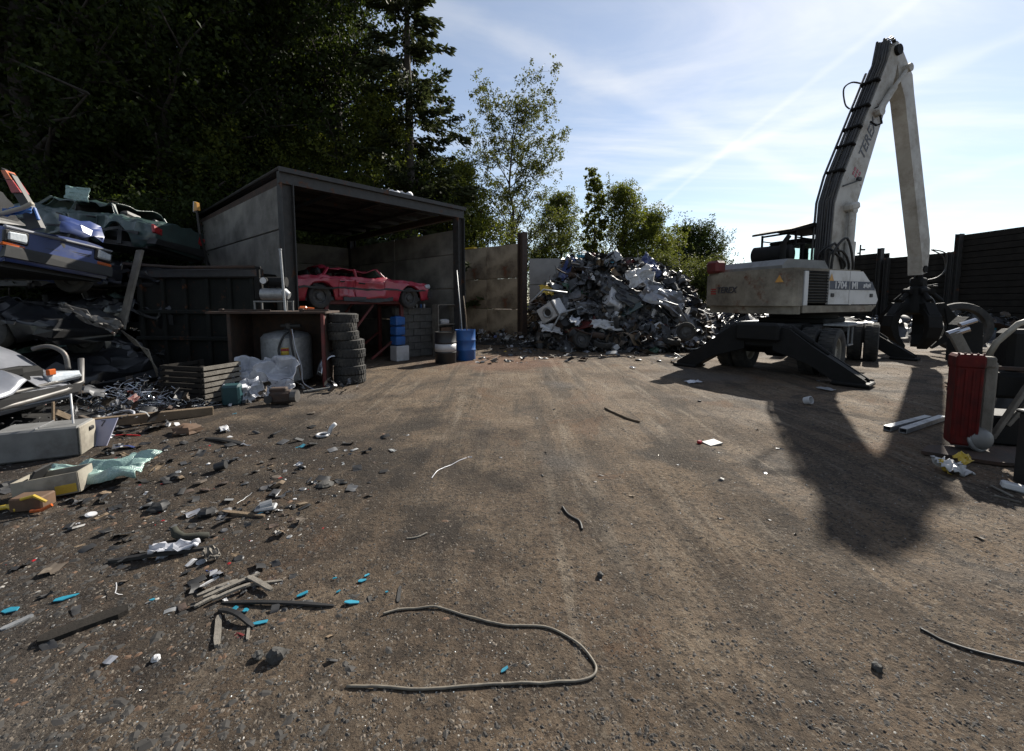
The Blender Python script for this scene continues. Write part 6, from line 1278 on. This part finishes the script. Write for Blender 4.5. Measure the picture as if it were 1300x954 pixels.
for (px, py, l, w, yaw), lab in zip(cy, cl_):
    rr = random.Random(px); m = MB(); k = [(-l / 2, -w * rr.uniform(.1, .4)), (-l * .1, -w * rr.uniform(.4, .6)), (l * rr.uniform(.35, .5), -w * rr.uniform(.1, .4)), (l * rr.uniform(.3, .5), w * rr.uniform(.2, .5)), (-l * .2, w * rr.uniform(.3, .6)), (-l * .48, w * .2)]
    m.extrude([(x * .85, y * .85) for x, y in k], 0, .005, inset=.03); o = tag(m.build('plastic_shard', M_cyan), lab, 'plastic shard', 'bright blue plastic shards'); put(o, GG(px, py) + Vector((0, 0, .006)), (R(rr.uniform(-14, 14)), R(rr.uniform(-10, 10)), yaw))

# ------------------------------------------------------------------ grit and litter too small to count
def grit(name, label, n, region, smin, smax, mtl, seed, dens=None, flatk=.5, power=2.5):
    rs = np.random.default_rng(seed); px = rs.uniform(region[0], region[2], n); py = rs.uniform(region[1] ** .5, region[3] ** .5, n) ** 2
    V = []; Fc = []
    base = np.array([[-1, -.6, 0], [.2, -1, 0], [1, -.1, 0], [.3, .9, 0], [-.8, .5, 0], [-.3, -.2, 1.0], [.35, .1, .9]])
    fcs = [(0, 1, 5), (1, 6, 5), (1, 2, 6), (2, 3, 6), (3, 5, 6), (3, 4, 5), (4, 0, 5)]
    k = 0
    for i in range(n):
        if dens is not None and rs.random() > dens(px[i], py[i]): continue
        p = G(px[i], py[i]); D = math.hypot(p.x, p.y); s = (smin + (smax - smin) * rs.random() ** power) * (1 + .10 * max(0, D - 3)) * .5
        t = rs.uniform(0, 6.283); c, sn = math.cos(t), math.sin(t); z = gz(p.x, p.y) - s * .12; a = rs.uniform(.5, 1.6)
        for b in base:
            x, y = b[0] * a * s, b[1] * s; V.append((p.x + x * c - y * sn, p.y + x * sn + y * c, z + b[2] * s * flatk * rs.uniform(.6, 1.3)))
        for f in fcs: Fc.append(tuple(q + k * 7 for q in f))
        k += 1
    m = MB(); m.v = V; m.f = Fc; m.mi = [0] * len(Fc); return tag(m.build(name, mtl), label, 'grit', kind='stuff')
M_gst = mat('grit_stone', (.16, .13, .10), (.09, .075, .06), 3, .9)
M_gdk = mat('grit_dark', (.04, .036, .032), (.022, .02, .018), 3, .85)
M_gpl = mat('grit_pale', (.42, .40, .37), (.28, .26, .23), 3, .6, spec=.6)
M_ggl = mat('glass_crumbs', (.45, .5, .5), (.35, .4, .42), 3, .12, spec=1.0)
REG = (-40, 452, 1340, 960)
left = lambda x, y: max(.08, min(1, (520 - x) / 380)) * (1 if y < 800 else .6)
grit('ground_grit', 'brown stone grit strewn over the dirt yard', 24000, REG, .004, .024, M_gst, 1, None, .5, 4)
grit('ground_grit', 'dark grit strewn over the dirt yard', 20000, REG, .004, .026, M_gdk, 2, None, .5, 4)
grit('ground_grit', 'pale grit and plaster crumbs strewn over the dirt yard', 2200, REG, .003, .013, M_gpl, 3, None, .5, 4)
grit('glass_crumbs', 'glittering crumbs of broken glass on the right of the yard', 5200, REG, .003, .009, M_ggl, 4, lambda x, y: .25 + .75 * max(0, min(1, (x - 650) / 500)))
grit('ground_litter', 'dark flakes of litter on the left of the yard', 6500, (-40, 510, 560, 960), .008, .075, M_gdk, 5, left, .3, 4.0)
grit('ground_litter', 'pale flakes of litter on the left of the yard', 900, (-40, 510, 560, 800), .004, .035, M_gpl, 6, left, .25, 4.0)
grit('ground_litter', 'brown flakes of litter on the left of the yard', 1600, (-40, 510, 600, 900), .006, .06, M_brown, 7, left, .25, 4.0)
grit('ground_litter', 'red flecks of plastic on the left of the yard', 60, (0, 540, 450, 720), .012, .05, M_redlens, 8, left, .25, 2.0)
def scatter(name, label, n, seed, region, smin, smax, wts, dens):
    rr = random.Random(seed); m = MB(); k = 0
    while k < n:
        px, py = rr.uniform(region[0], region[2]), rr.uniform(region[1], region[3])
        if rr.random() > dens(px, py): continue
        p = GG(px, py); s = smin + (smax - smin) * rr.random() ** 2.6; s *= min(1.25, p.length / 6.5); o0 = len(m.v); junk_piece(m, rr, (0, 0, 0), s, wts)
        # lay the piece flat on the soil
        zs = min(v[2] for v in m.v[o0:]); f = .45
        m.v[o0:] = [(v[0] + p.x, v[1] + p.y, p.z - .004 + (v[2] - zs) * f) for v in m.v[o0:]]; k += 1
    return tag(m.build(name, JM, angle=30), label, 'litter', kind='stuff')
clus = [(235, 570, 90, 22), (330, 580, 110, 22), (180, 560, 70, 20), (420, 560, 90, 14), (250, 640, 120, 30), (200, 705, 80, 20), (300, 750, 80, 25), (120, 640, 90, 25), (395, 625, 60, 25), (330, 665, 60, 25), (130, 540, 90, 20)]
def cdens(x, y): return min(1, .03 + sum(math.exp(-((x - a) / c) ** 2 - ((y - b) / d) ** 2) for a, b, c, d in clus))
scatter('strewn_scrap', 'small strewn scrap and splinters on the left of the yard', 950, 91, (-20, 520, 520, 840), .03, .26, [52, 14, 4, 3.5, 8, 9, .3, .8, .4, 2, 6, .2, .6], cdens)
scatter('strewn_scrap', 'small scrap strewn along the foot of the heap and the bay wall', 260, 92, (590, 440, 900, 462), .05, .4, [40, 20, 8, 10, 8, 9, .6, .8, .4, 4, 4, .3, .3], lambda x, y: 1)
scatter('strewn_scrap', 'sparse small scrap on the open yard and right side', 170, 93, (450, 470, 1300, 760), .02, .12, [48, 14, 6, 6, 8, 9, .3, .8, .4, 3, 6, .2, .3], lambda x, y: 1)
